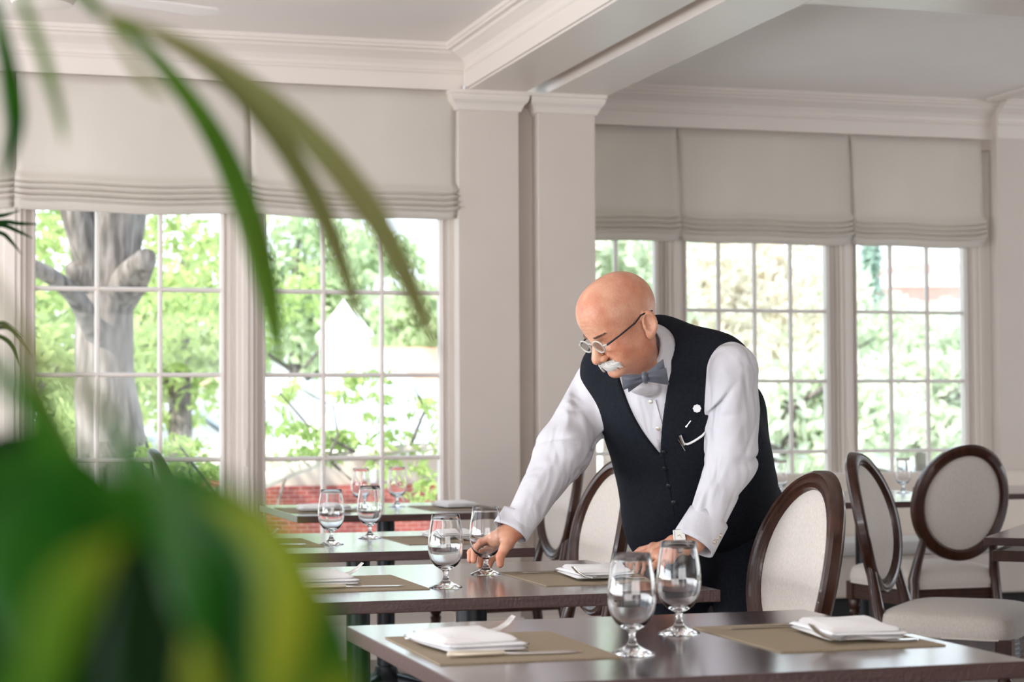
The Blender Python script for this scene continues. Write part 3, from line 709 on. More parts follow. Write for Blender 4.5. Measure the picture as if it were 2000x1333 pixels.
# conifer
cp = P(1703, 640, 62); t = thing('conifer_tree', 'blue-green conifer left of the brick house on the hill', 'tree', (cp[0], cp[1], -2)); m = MB(); r = random.Random(5)
for k in range(3600):
    h = r.random()**.8; zz = 2+7.6*h; rad = 1.15*(1-h)**.8*(.75+.25*math.sin(h*34)); a = r.uniform(0, 6.28); q = rad*math.sqrt(r.random())
    p = np.array([q*math.cos(a), q*math.sin(a), zz]); s = .2; u = np.array([math.cos(a), math.sin(a), -.4]); w = np.array([-math.sin(a), math.cos(a), 0])
    m.add([p-u*s*.3, p-w*s*.4, p+u*s, p+w*s*.4], [(0, 1, 2, 3)])
obj('crown', m, M['leafE'], t, recalc=False); obj('trunk', MB().tube([(0, 0, 0), (0, 0, 9)], [.2, .04], 8), M['bark'], t)

# the big old tree right outside the left window
o0 = P(212, 700, 14.0); big = thing('old_tree', 'thick grey-barked tree trunk close outside the left window', 'tree', (o0[0], o0[1], -2.0))
def Q(px, py, d=14.0): p = P(px, py, d); return (p[0]-o0[0], p[1]-o0[1], p[2]+2.0)
def barky(pts, rad, seed, n=28, amp=.10):
    # smooth the polyline, then a lumpy tube
    pts = [np.array(p) for p in pts]; P2 = []; R2 = []
    for i in range(len(pts)-1):
        for k in range(8):
            t = k/8; p0 = pts[max(i-1, 0)]; p1 = pts[i]; p2 = pts[i+1]; p3 = pts[min(i+2, len(pts)-1)]
            P2.append(.5*((2*p1)+(-p0+p2)*t+(2*p0-5*p1+4*p2-p3)*t*t+(-p0+3*p1-3*p2+p3)*t**3)); R2.append(rad[i]*(1-t)+rad[i+1]*t)
    P2.append(pts[-1]); R2.append(rad[-1]); m = MB(); m.tube(P2, R2, n)
    r = random.Random(seed); ph = [r.random()*6 for _ in range(6)]
    nn = len(P2)
    for i in range(nn):
        for k in range(n):
            j = i*n+k; v = np.array(m.v[j]); c = P2[i]; th = 2*math.pi*k/n
            f = 1+amp*(.5*math.sin(3*th+ph[0]+i*.12)+.35*math.sin(7*th+ph[1]-i*.2)+.3*math.sin(11*th+ph[2]+i*.33))
            m.v[j] = tuple(c+(v-c)*f)
    return m
m1 = barky([Q(225, 1700), Q(222, 1000), Q(212, 850), Q(205, 720), Q(208, 600), Q(212, 500), Q(225, 400), Q(232, 200), Q(240, -200)], [.36, .27, .24, .205, .20, .235, .21, .19, .16], 1)
big_t = obj('trunk', m1, M['bark'], big, smooth=True)
obj('limb', barky([Q(205, 640), Q(182, 540, 13.9), Q(160, 470, 13.8), Q(140, 390, 13.8), Q(110, 250, 13.8)], [.13, .12, .10, .10, .09], 2, 18), M['bark'], big, smooth=True)
obj('limb', barky([Q(200, 680), Q(160, 600, 13.6), Q(120, 555, 13.4), Q(60, 520, 13.2), Q(-60, 470, 13)], [.09, .07, .06, .055, .05], 3, 14), M['bark'], big, smooth=True)
obj('cut_stub', barky([Q(225, 590), Q(255, 545, 13.8), Q(280, 512, 13.6), Q(286, 506, 13.55)], [.13, .13, .085, .075], 4, 16), M['bark'], big, smooth=True)
obj('burl', barky([Q(190, 560, 13.9), Q(150, 530, 13.8), Q(142, 512, 13.8)], [.09, .085, .03], 5, 14), M['bark'], big, smooth=True)
m = MB(); r = random.Random(3)
for (px, py, d, R, n) in ((100, 450, 15, (.4, .4, .22), 200), (105, 690, 15, (.35, .4, .22), 200), (350, 470, 15.5, (.6, .5, .35), 300), (95, 850, 15, (.35, .4, .35), 300), (370, 620, 16, (.5, .5, .3), 240)):
    leaves(m, Q(px, py, d), R, n, .055, r, 10)
obj('foliage', m, M['leafA'], big, recalc=False)

# leafy branch crossing the lower part of the second window
br = big
def Qb(px, py, d=12.3): p = P(px, py, d); return np.array((p[0]-o0[0], p[1]-o0[1], p[2]+2.0))
obj('bough', barky([Qb(225, 1060, 14.0), Qb(300, 1020, 13.3), Qb(380, 985, 12.6), Qb(520, 938), Qb(585, 914), Qb(640, 898), Qb(740, 884), Qb(800, 876), Qb(900, 868), Qb(1000, 850)], [.09, .075, .06, .052, .045, .035, .033, .03, .022, .012], 7, 12), M['birch'], br, smooth=True)
tw = MB()
for (a, b, c) in (((560, 925), (545, 975), (535, 1010)), ((640, 898), (660, 850), (650, 790)), ((720, 886), (760, 930), (790, 980)), ((800, 876), (830, 800), (800, 740)), ((700, 888), (600, 830), (540, 760)), ((640, 898), (700, 950), (740, 970)), ((420, 970), (370, 900), (350, 870))):
    tw.tube([Qb(*a), Qb(*b, 12.1), Qb(*c, 12.0)], [.012, .008, .004], 6)
obj('twig', tw, M['bark'], br)
m = MB(); r = random.Random(8)
for (px, py, R, n) in ((350, 880, (.28, .3, .14), 150), (330, 950, (.28, .3, .2), 220), (400, 930, (.25, .3, .15), 160), (545, 845, (.3, .3, .1), 130), (600, 880, (.35, .3, .08), 120), (700, 850, (.4, .3, .14), 150), (800, 860, (.3, .3, .12), 130), (770, 930, (.3, .3, .16), 150), (840, 970, (.2, .3, .14), 110), (700, 740, (.25, .3, .12), 80), (545, 780, (.12, .3, .2), 60), (830, 790, (.2, .3, .1), 60), (690, 780, (.3, .3, .16), 80)):
    leaves(m, Qb(px, py), R, n, .042, r, 7, .4)
obj('leaf_spray', m, M['leafA'], br, recalc=False)

# neighbouring brick building with a stucco upper band
b0 = P(500, 953, 16.5); bb_ = thing('brick_building', 'low red brick building with beige band seen at the bottom of the second window', 'building', (b0[0], b0[1], -2.0))
zt = b0[2]+2
obj('brick_wall', MB().box((-.1, 0, 0), (2.6, 3, zt)), M['brick'], bb_)
obj('stucco_band', MB().box((-.1, .25, zt), (2.6, 3, zt+.26)), M['stucco'], bb_)
obj('parapet_cap', MB().box((.9, .15, zt+.26), (2.7, 3, zt+.31)), M['whitewood'], bb_)
m = MB(); m.box((1.0, .12, zt+.02), (1.06, .2, zt+.3)); obj('downpipe', m, M['whitewood'], bb_)

def house(label, px, py, d, w, dep, wall_h, roof_h, wm, rm, yaw=0, wins=0, gable_front=False, gname='houses on the far side of the street'):
    """px,py is the eaves line centre of the front"""
    c = P(px, py, d); t = thing('house', label, 'house', (c[0], c[1], -2.0), math.radians(yaw), gname); e = c[2]+2
    obj('house_wall', MB().box((-w/2, 0, 0), (w/2, dep, e)), M[wm], t)
    m = MB()
    if gable_front:
        m.prism([(-w/2-.2, e-.05), (0, e+roof_h), (w/2+.2, e-.05), (w/2+.2, e+.06), (0, e+roof_h+.12), (-w/2-.2, e+.06)], 'y', -.3, dep+.3)
        g = MB(); g.prism([(-w/2, e), (w/2, e), (0, e+roof_h)], 'y', 0.01, dep); obj('gable', g, M[wm], t)
    else: m.prism([(-.35, e), (dep/2, e+roof_h), (dep+.35, e), (dep+.3, e-.05), (-.3, e-.05)], 'x', -w/2-.3, w/2+.3)
    obj('roof', m, M[rm], t)
    for k in range(wins):
        x = -w/2+(k+.5)*w/wins; f = obj('window_surround', MB().box((x-.32, -.05, e-1.5), (x+.32, .05, e-.55)), M['whitewood'], t); obj('pane', MB().box((x-.24, -.07, e-1.42), (x+.24, -.05, e-.63)), M['pane_dark'], f)
    return t
house('house with broad grey-blue slate roof low in the second window', 790, 870, 31, 4.0, 4, 0, 1.05, 'whitewood', 'slate', -14, 3)
house('white gabled house front left in the second window', 578, 800, 27, .95, 2, 0, .35, 'whitewood', 'whitewood', -10, 0, True)
house('house with grey-blue gable roof right of the big trunk', 375, 880, 28, 1.5, 5, 0, .55, 'whitewood', 'slate', 8, 0, True)
house('house with rust-coloured roof far behind the first window', 400, 752, 44, 2.0, 4, 0, .25, 'whitewood', 'rust', 0, 2)
house('pale rust-roofed house right of the steeple', 835, 745, 48, 2.6, 4, 0, .9, 'whitewood', 'rust', 0, 2)
# white steeple
c = P(690, 735, 36); st = thing('steeple', 'white church-like turret with pointed roof in the second window', 'steeple', (c[0], c[1], -2.0)); e = c[2]+2
obj('tower', MB().box((-.46, 0, 0), (.30, .8, e+.75)), M['whitewood'], st)
m = MB(); m.add([(-.54, -.05, e+.75), (.38, -.05, e+.75), (.38, .85, e+.75), (-.54, .85, e+.75), (-.08, .4, e+1.45)], [(0, 1, 4), (1, 2, 4), (2, 3, 4), (3, 0, 4), (3, 2, 1, 0)]); obj('spire', m, M['whitewood'], st)
m = MB(); m.prism([(.28, 0), (1.15, 0), (1.15, e-.05), (.62, e+.52), (.28, e+.45)], 'y', .1, 3); obj('nave', m, M['whitewood'], st)
# brick house on the hill, upper right
c = P(1835, 560, 66); hb = thing('hillside_house', 'pale sunlit brick house with white eaves high in the rightmost window', 'house', (c[0], c[1], 0), math.radians(-14)); e = c[2]
obj('house_wall', MB().box((-1.6, 0, 0), (4.5, 5, e)), M['pinkbrick'], hb)
obj('eaves', MB().box((-1.8, -.4, e), (4.8, 5.2, e+.38)), M['whitewood'], hb)
obj('upper_floor', MB().box((-1.1, .6, e+.38), (4.4, 4.6, e+.95)), M['pinkbrick'], hb); obj('upper_cornice', MB().box((-1.4, .2, e+.80), (4.8, 4.9, e+1.08)), M['whitewood'], hb)
for x in (-1.0, .4, 1.6):
    f = obj('window_surround', MB().box((x-.26, -.06, e-1.25), (x+.26, .02, e-.45)), M['whitewood'], hb); obj('pane', MB().box((x-.18, -.08, e-1.18), (x+.18, -.06, e-.52)), M['pane_dark'], f)
# ---------------------------------------------------------------- the waiter
def nz(v): v = np.asarray(v, float); return v/np.linalg.norm(v)
man = thing('person', 'bald man with white moustache, glasses, grey bow tie and black vest leaning over table', 'person', (2.0, 4.9, 0))
ORG = np.array([2.0, 4.9, 0.0])
Hp = P(1392, 1000, 5.16); Nk = P(1280, 690, 4.88)
sax = nz(Nk-Hp)                                                     # spine direction
lax = math.cos(math.radians(28))*CR-math.sin(math.radians(28))*CF+.10*CU; lax = nz(lax-sax*(lax@sax))   # his left
fax = np.cross(sax, lax); fax = fax if fax@CF < 0 else -fax         # chest direction
TA = np.stack([lax, fax, sax]).astype(np.float32); LT = float(np.linalg.norm(Nk-Hp))
def loc(l, f, s): return Hp+l*lax+f*fax+s*sax
SL = P(1436, 726, 4.80); EL = P(1430, 900, 4.80); WL = P(1360, 1056, 4.74)
SR = P(1170, 752, 5.07); ER = P(1100, 886, 4.96); WR = P(1006, 1034, 4.80)

def torso(p, o=0.0):
    q = (p-Hp.astype(np.float32))@TA.T
    k = np.array([1, 1.34, 1], np.float32); qs = q*k
    d = rc(qs, (0, 0, -.06), (0, .01, .20), .182+o, .182+o)
    d = smin(d, rc(qs, (0, .01, .20), (0, .0, .36), .182+o, .184+o), .06)
    d = smin(d, rc(qs, (-.130, -.025, LT-.080), (.130, -.025, LT-.080), .078+o, .078+o), .09)
    d = smin(d, rc(qs, (.135, -.035, LT-.065), (.0, -.070, LT-.005), .062+o, .048+o), .05); d = smin(d, rc(qs, (-.135, -.035, LT-.065), (.0, -.070, LT-.005), .062+o, .048+o), .05)
    d = smin(d, ell(q, (0, .075, .13), (.150+o, .100+o, .17+o)), .07)
    d = smin(d, ell(q, (0, .055, .33), (.150+o, .085+o, .12+o)), .06)
    d = smin(d, ell(p, P(1456, 812, 5.06), (.042+o, .045+o, .075+o)), .05)
    d = smin(d, ell(p, P(1300, 1020, 5.02), (.095+o, .095+o, .115+o)), .07)
    return d*.85
# head frame: x = his left, y = front of the face, z = up through the skull
beta, pit = math.radians(27), math.radians(35)
HC = P(1231, 639, 4.79)
hF0 = nz(-math.cos(beta)*CR-math.sin(beta)*CF); UPW = CU
hx = nz(math.sin(beta)*CR-math.cos(beta)*CF); hy = nz(math.cos(pit)*hF0-math.sin(pit)*UPW); hz = np.cross(hx, hy)
if hz@UPW < 0: hz = -hz
HA = np.stack([hx, hy, hz]).astype(np.float32); HS = 1.0
def hp(x, y, z): return HC+HS*(x*hx+y*hy+z*hz)
def head(p):
    q = (p-HC.astype(np.float32))@HA.T/HS
    a = q.copy(); a[:, 0] = np.abs(a[:, 0])
    d = ell(q, (0, .003, .055), (.0785, .098, .090))
    d = smin(d, ell(q, (0, .046, .072), (.066, .058, .062)), .03)
    d = smin(d, ell(q, (0, .040, .006), (.062, .056, .066)), .03)
    d = smin(d, ell(q, (0, .040, -.040), (.055, .052, .046)), .03)
    d = smin(d, ell(a, (.042, .020, -.040), (.022, .040, .032)), .03)      # jaw angle
    d = smin(d, ell(q, (0, .030, -.072), (.040, .044, .026)), .03)         # fullness under the jaw
    d = smin(d, ell(q, (0, .092, -.064), (.027, .022, .019)), .022)        # chin
    d = smin(d, ell(a, (.037, .066, -.012), (.024, .026, .024)), .025)     # cheeks
    d = smin(d, ell(a, (.029, .072, -.040), (.021, .021, .022)), .02)
    d = smin(d, rc(a, (.010, .093, .038), (.042, .078, .043), .0105, .009), .012)  # brow
    d = smax(d, -ell(a, (.031, .108, .019), (.017, .019, .011)), .012)     # sockets
    d = smin(d, ell(a, (.031, .080, .018), (.0150, .0135, .0125)), .004)   # lids over the eyes
    d = smax(d, -rc(a, (.019, .0975, .0145), (.043, .0885, .0155), .0012, .0010), .0015)
    d = smin(d, rc(q, (0, .097, .030), (0, .120, -.006), .0085, .0120), .010)      # nose
    d = smin(d, ell(q, (0, .1235, -.013), (.0125, .0120, .0115)), .006)
    d = smin(d, ell(a, (.0135, .111, -.017), (.0080, .0110, .0080)), .006)
    d = smax(d, -ell(a, (.0068, .119, -.0270), (.0036, .005, .004)), .003)
    d = smin(d, ell(q, (0, .094, -.050), (.022, .011, .0075)), .008)       # lower lip
    for sgn in (1, -1):                                                    # ears
        b = q.copy(); b[:, 0] *= sgn; b = b-np.array([.0765, -.004, .001], np.float32)
        y2 = b[:, 1]*.95+b[:, 2]*.30; z2 = -b[:, 1]*.30+b[:, 2]*.95; b = np.stack([b[:, 0]-.30*np.maximum(-y2+.004, 0), y2, z2], 1)
        ear = ell(b, (.004, -.004, .006), (.0085, .0190, .0310)); ear = smin(ear, ell(b, (.003, .001, -.023), (.007, .0105, .012)), .008)
        ear = smax(ear, -ell(b, (.0150, -.001, .007), (.0125, .0130, .0225)), .002); ear = smax(ear, -ell(b, (.010, .001, -.001), (.009, .0075, .0095)), .002)
        ear = smin(ear, ell(b, (.004, .010, -.002), (.005, .004, .006)), .003)
        ear = smin(ear, rc(b, (.004, -.003, .020), (.005, -.008, -.008), .0026, .0034), .003)
        d = smin(d, ear, .005)
    d = d*HS
    w = np.clip(1-np.abs(q[:, 0])/.05, 0, 1)*(q[:, 1] > .06)*np.clip(1-np.abs(q[:, 2]-.072)/.030, 0, 1)
    d = d+.0007*np.sin(q[:, 2]*620+12*q[:, 0])*w
    d = d+.0018*np.clip(1-np.abs(np.abs(q[:, 0])-.007)/.0030, 0, 1)*(q[:, 1] > .08)*np.clip(1-np.abs(q[:, 2]-.046)/.014, 0, 1)
    # naso-labial crease and crow's feet
    cr = np.abs((q[:, 2]+.010)+1.1*(np.abs(q[:, 0])-.026)); d = d+.0016*np.clip(1-cr/.0035, 0, 1)*(q[:, 1] > .06)*np.clip(1-np.abs(np.abs(q[:, 0])-.028)/.012, 0, 1)
    return d
NB = (Nk+.02*fax-.01*sax).astype(np.float32)
neck_top = hp(0, -.010, -.030)-.012*CR
def neck(p): 
    d = rc(p, neck_top, Nk-.03*sax-.028*lax+.04*fax, .045, .048)
    return smin(d, rc(p, hp(0, .035, -.060), Nk+.05*fax-.03*sax, .034, .05), .03)
# hands: explicit joints for every finger
handR = dict(wrist=P(1010, 1028, 4.80), palm=[(P(988, 1048, 4.785), .026), (P(966, 1056, 4.80), .021), (P(972, 1064, 4.83), .021), (P(992, 1062, 4.835), .020)],
    thumb=[P(996, 1052, 4.775), P(985, 1072, 4.745), P(977, 1088, 4.735), P(977, 1103, 4.735)],
    f=[[P(962, 1050, 4.795), P(939, 1060, 4.835), P(927, 1078, 4.835), P(925, 1096, 4.815)],
       [P(964, 1054, 4.815), P(936, 1066, 4.865), P(919, 1080, 4.865), P(918, 1095, 4.845)],
       [P(971, 1062, 4.835), P(951, 1079, 4.880), P(938, 1093, 4.870), P(937, 1106, 4.850)],
       [P(982, 1066, 4.845), P(969, 1085, 4.885), P(959, 1097, 4.875), P(956, 1107, 4.855)]], sc=1.0)
handL = dict(wrist=P(1352, 1062, 4.74), palm=[(P(1318, 1066, 4.755), .024), (P(1292, 1076, 4.80), .020), (P(1296, 1084, 4.76), .021), (P(1304, 1092, 4.72), .019)],
    thumb=[P(1314, 1072, 4.79), P(1292, 1082, 4.83), P(1276, 1092, 4.86), P(1262, 1102, 4.87)],
    f=[[P(1276, 1070, 4.83), P(1252, 1076, 4.87), P(1232, 1092, 4.88), P(1220, 1105, 4.875)],
       [P(1276, 1077, 4.80), P(1252, 1086, 4.82), P(1236, 1101, 4.82), P(1230, 1111, 4.815)],
       [P(1282, 1085, 4.76), P(1262, 1096, 4.76), P(1251, 1110, 4.755), P(1248, 1117, 4.75)],
       [P(1292, 1093, 4.72), P(1278, 1105, 4.70), P(1270, 1116, 4.70), P(1267, 1121, 4.695)]], sc=1.0)
def hand(p, h, fore):
    d = rc(p, fore, h['wrist'], .028, .0265)
    pc, pr = h['palm'][0]; d = smin(d, rc(p, h['wrist'], pc, .0265, pr), .012)
    for (c, r) in h['palm'][1:]: d = smin(d, rc(p, pc, c, pr*.93, r*.86), .009)
    kn = [f[0] for f in h['f']]
    for a, b in zip(kn, kn[1:]): d = smin(d, rc(p, a, b, .0115, .0110), .008)
    for i, f in enumerate(h['f']):
        R = [(.0112, .0100, .0090, .0078), (.0114, .0102, .0090, .0078), (.0108, .0097, .0086, .0075), (.0098, .0086, .0078, .0068)][i]
        d = smin(d, rc(p, pc, f[0], pr*.72, R[0]), .010)
        fd = rc(p, f[0], f[1], R[0], R[1])
        fd = smin(fd, rc(p, f[1], f[2], R[1]*1.03, R[2]), .002); fd = smin(fd, rc(p, f[2], f[3], R[2]*1.02, R[3]), .002)
        d = smin(d, fd, .0028)
    t = h['thumb']; td = rc(p, t[0], t[1], .0165, .0128); td = smin(td, rc(p, t[1], t[2], .0125, .0108), .004); td = smin(td, rc(p, t[2], t[3], .0112, .0090), .003)
    return smin(d, td, .007)
def body(p):
    d = head(p); d = smin(d, neck(p), .022)
    n = len(p); far = np.full(n, 1.0, np.float32)
    d = np.minimum(d, 1.0)
    t = smax(torso(p, -.022), -(p[:, 2]-.95), .01); d = smin(d, t, .03)
    d = smin(d, rc(p, SL, EL, .048, .036), .02); d = smin(d, rc(p, EL, WL, .036, .026), .015)
    d = smin(d, rc(p, SR, ER, .048, .036), .02); d = smin(d, rc(p, ER, WR, .036, .026), .015)
    m = np.linalg.norm(p-handR['palm'][0][0].astype(np.float32), axis=1) < .19
    if m.any(): d[m] = smin(d[m], hand(p[m], handR, ER*.3+WR*.7), .006)
    m = np.linalg.norm(p-handL['palm'][0][0].astype(np.float32), axis=1) < .19
    if m.any(): d[m] = smin(d[m], hand(p[m], handL, EL*.3+WL*.7), .006)
    return d
allp = np.array([P(915, 1040, 4.75), P(915, 1040, 4.95), P(1500, 1000, 4.6), P(1540, 1000, 5.3), P(1110, 600, 4.9), P(1300, 520, 4.6), P(1300, 520, 5.0), P(1270, 1128, 4.65), P(1200, 1128, 4.9)])
lo = allp.min(0)-.03; hi = allp.max(0)+.03; lo[2] = .742
M['skin'] = mat('ruddy_skin', (.54, .205, .12), .36, noise=(16, (.70, .37, .245), 10, ONE), bump=(190, .16, ONE), sss=.06)
body_me = sdf_mesh(body, lo, hi, .0027, 'body', smooth_it=1)
def to_local(me):
    n = len(me.vertices); c = np.empty(n*3, np.float32); me.vertices.foreach_get('co', c); c = c.reshape(-1, 3)-ORG.astype(np.float32); me.vertices.foreach_set('co', c.ravel()); me.update(); return me
obj('body', to_local(body_me), M['skin'], man, smooth=True, recalc=False)
def mbl(mb): mb.v = [tuple(np.array(v)-ORG) for v in mb.v]; return mb

# ---- shirt
def wob(p, f1, ph, a):
    return a*np.sin(p@np.array(f1, np.float32)+ph)
def sleeve(p, A, B, C, r, seed):
    d = rc(p, A, B, r[0], r[1]); d = smin(d, rc(p, B, C, r[1], r[2]), .03)
    ab = (B-A)/np.linalg.norm(B-A); bc = (C-B)/np.linalg.norm(C-B)
    t1 = (p-A.astype(np.float32))@ab.astype(np.float32); t2 = (p-B.astype(np.float32))@bc.astype(np.float32)
    side = nz(np.cross(ab, CF)).astype(np.float32); s_ = (p-B.astype(np.float32))@side; w_ = (p-B.astype(np.float32))@CF.astype(np.float32)
    # gathered diagonal folds that fan out from the elbow, long drag folds down the upper arm, blousing above the cuff
    g = np.exp(-(t2/.085)**2)
    gv = lambda x, w: np.exp(-(np.sin(x*.5)/w)**2)                       # thin crease lines
    n1 = np.sin(p@np.array([23, 31, -19], np.float32)+seed); n2 = np.sin(p@np.array([-37, 18, 29], np.float32)+2*seed)
    fold = .0085*g*gv(75*t2+38*s_+20*w_+seed+.9*n1, .34)*np.clip(.5+.8*n2, 0, 1.2)-.0030*g
    fold += .0125*np.exp(-((t1-.12)/.12)**2)*gv(70*s_+34*w_+26*t1+seed*2+1.1*n2, .30)*np.clip(.5+.8*n1, 0, 1.2)
    fold += .0105*np.exp(-((t2-.17)/.07)**2)*gv(110*s_+46*w_+32*t2+seed+.8*n1, .34)*np.clip(.6+.6*n2, 0, 1.2)
    fold += .0024*n1+.0020*n2
    return d+fold
cuffL = (P(1386, 1012, 4.765), P(1356, 1064, 4.735)); cuffR = (P(1020, 1012, 4.815), P(1001, 1042, 4.795))
LEND = cuffL[0]*.8+cuffL[1]*.2; REND = cuffR[0]*.8+cuffR[1]*.2
def shirt(p):
    t = smax(torso(p, .004), .93-p[:, 2], .01)
    q = (p-Hp.astype(np.float32))@TA.T
    t = t+.0014*np.sin(q[:, 0]*60+q[:, 2]*22)*(q[:, 1] > 0)
    # shirt front panel stands slightly proud between the vest edges
    sl = sleeve(p, SL, EL, LEND, (.063, .056, .043), .6); sr = sleeve(p, SR, ER, REND, (.066, .064, .040), 2.1)
    d = smin(t, sl, .035); d = smin(d, sr, .035)
    # neck hole
    d = smax(d, -(rc(p, Nk-.02*sax-.028*lax+.035*fax, neck_top, .044, .046)), .004)
    d = smin(d, ell(p, P(1262, 756, 4.812), (.046, .030, .022)), .02)
    return d
M['shirt'] = mat('white_cotton_shirt', (.61, .60, .64), .8, sheen=.15, bump=(240, .06, ONE))
def creases(m, scale, strength, dist):
    nt = m.node_tree; b = nt.nodes['Principled BSDF']; tc = nt.nodes.new('ShaderNodeTexCoord'); n0 = nt.nodes.new('ShaderNodeTexNoise'); n0.inputs['Scale'].default_value = scale*.45
    mp = nt.nodes.new('ShaderNodeMapping'); mp.inputs['Rotation'].default_value = (.5, .7, .3); mp.inputs['Scale'].default_value = (1, 1, .45)
    n1 = nt.nodes.new('ShaderNodeTexNoise'); n1.inputs['Scale'].default_value = scale; n1.inputs['Detail'].default_value = 2.0; n1.inputs['Distortion'].default_value = .6
    bp = nt.nodes.new('ShaderNodeBump'); bp.inputs['Strength'].default_value = strength; bp.inputs['Distance'].default_value = dist; bp.invert = True
    nt.links.new(tc.outputs['Object'], mp.inputs[0]); nt.links.new(mp.outputs[0], n1.inputs['Vector']); nt.links.new(n1.outputs[0], bp.inputs['Height'])
    for l in list(b.inputs['Normal'].links): nt.links.new(l.from_socket, bp.inputs['Normal'])
    nt.links.new(bp.outputs[0], b.inputs['Normal'])
creases(M['shirt'], 11.0, 1.0, .035)
lo2 = allp.min(0)-.04; hi2 = allp.max(0)+.05; lo2[2] = .80
shirt_o = obj('shirt', to_local(sdf_mesh(shirt, lo2, hi2, .0040, 'shirt', smooth_it=1)), M['shirt'], man, smooth=True, recalc=False)
# collar: a folded band round the neck, open at the front, ending in two points
nax = nz(neck_top-Nk); cside = nz(lax-nax*(lax@nax)); cfront = np.cross(nax, cside); cfront = cfront if cfront@fax > 0 else -cfront
ncen = Nk+.012*nax+.012*fax-.010*CR
m = MB()
def collar(u, v):
    a = (u-.5)*2*math.pi*.965; fr = math.cos(a)            # a = 0 at the nape; +-pi at the throat
    back = fr; c = -math.cos(a)*cfront+math.sin(a)*cside
    front = (1-fr)/2
    if v < .5: w = v/.5; r = .056+.004*w; h = -.020+.072*w-.028*front
    else:
        w = (v-.5)/.5; pt = max(0, (abs(u-.5)*2-.80)/.20); r = .058+.022*w+.010*front*w; h = .054-.028*front-(.070+.022*pt)*w
    return ncen+nax*h+c*r*(1.0 if True else 1)+cfront*.010*front
m.grid(collar, 72, 13); obj('collar', mbl(m), M['shirt'], shirt_o, smooth=True, solid=.003, recalc=False)
# french cuffs
def cuff(c0, c1, r0, r1, flare, seed):
    ax = nz(c1-c0); e1 = nz(np.cross(ax, CF)); e2 = np.cross(ax, e1); m = MB(); L = np.linalg.norm(c1-c0)
    def fn(u, v):
        a = 2*math.pi*u; r = r0+(r1-r0)*v; el = 1+flare*max(0, math.cos(a-seed))**6
        return c0+ax*L*v+r*(math.cos(a)*el*e1+math.sin(a)*.86*e2)
    m.grid(fn, 56, 7, wrapu=True)
    return obj('cuff', mbl(m), M['shirt'], shirt_o, smooth=True, solid=.0035, recalc=False), fn
cl_, fl = cuff(cuffL[0], cuffL[1]+.002*nz(cuffL[1]-cuffL[0]), .0485, .0515, .10, 3.3)
cr_, fr_ = cuff(cuffR[0], cuffR[1], .0385, .0395, .35, 3.4)
M['brass'] = mat('pale_gold_metal', (.75, .70, .58), .3, metal=1)

# ---- vest
def vest(p):
    d = torso(p, .013); q = (p-Hp.astype(np.float32))@TA.T
    d = d+.0012*np.sin(q[:, 2]*70+q[:, 0]*25)*np.clip((.16-q[:, 2])/.1, 0, 1)
    # V opening
    sv = .335; w = np.clip((q[:, 2]-sv)*.385, -.2, .074); cc = -.002-.075*np.clip(q[:, 2]-sv, 0, .17)
    V = smax(np.abs(q[:, 0]-cc)-w, -(q[:, 1]-.0), .002); d = smax(d, -V, .0025)
    # armholes
    d = smax(d, -rc(p, SL+.016*lax-.012*sax, EL+.030*lax, .060, .074), .004)
    d = smax(d, -rc(p, SR-.055*lax, ER-.065*lax, .062, .068), .004)
    d = smax(d, -rc(p, Nk-.02*sax, neck_top, .070, .070), .004)
    # hem
    d = smax(d, -(q[:, 2]+.095-.25*q[:, 1]), .004)
    return d
M['vest'] = mat('black_wool_vest', (.007, .009, .014), .8, noise=(180, (.012, .014, .020), 2, ONE), bump=(380, .22, ONE), spec=.15)
vest_me = to_local(sdf_mesh(vest, lo2-.04, hi2+.04, .0040, 'vest', smooth_it=1)); vest_o = obj('vest', vest_me, M['vest'], man, smooth=True, recalc=False)
bvh = BVHTree.FromPolygons([v.co[:] for v in vest_me.vertices], [p.vertices[:] for p in vest_me.polygons])
bvs = BVHTree.FromPolygons([v.co[:] for v in shirt_o.data.vertices], [p.vertices[:] for p in shirt_o.data.polygons])
def hit(px, py, tree=None, off=.0):
    d = nz(P(px, py, 1)-CP); co, no, i, _ = (tree or bvh).ray_cast(Vector(CP-ORG), Vector(d))
    if co is None: return None
    return np.array(co), np.array(no)
# front edge seam and buttons
def disc(m, c, n, r, h, k=16, sq=1.0):
    n = nz(n); m.tube([c-n*.001, c+n*h*.7, c+n*h], [r, r, r*.8], k)
bt = None
for (px, py) in ((1297, 884), (1298, 916), (1306, 950), (1316, 982)):
    h = hit(px, py)
    if h: m = MB(); disc(m, h[0], h[1], .0065, .003); obj('vest_button', m, M['black'], vest_o, smooth=True, angle=40)
m = MB()
for (px, py) in [(1296+i*.34*1.0, 872+i*2.2) for i in range(0, 60)]:
    pass
seam = [hit(1292+i*1.0, 872+i*5.4) for i in range(26)]; seam = [s_ for s_ in seam if s_]
if len(seam) > 3:
    m.tube([s_[0]+s_[1]*.0003 for s_ in seam], .0014, 5); obj('front_seam', m, M['vest'], vest_o, smooth=True)
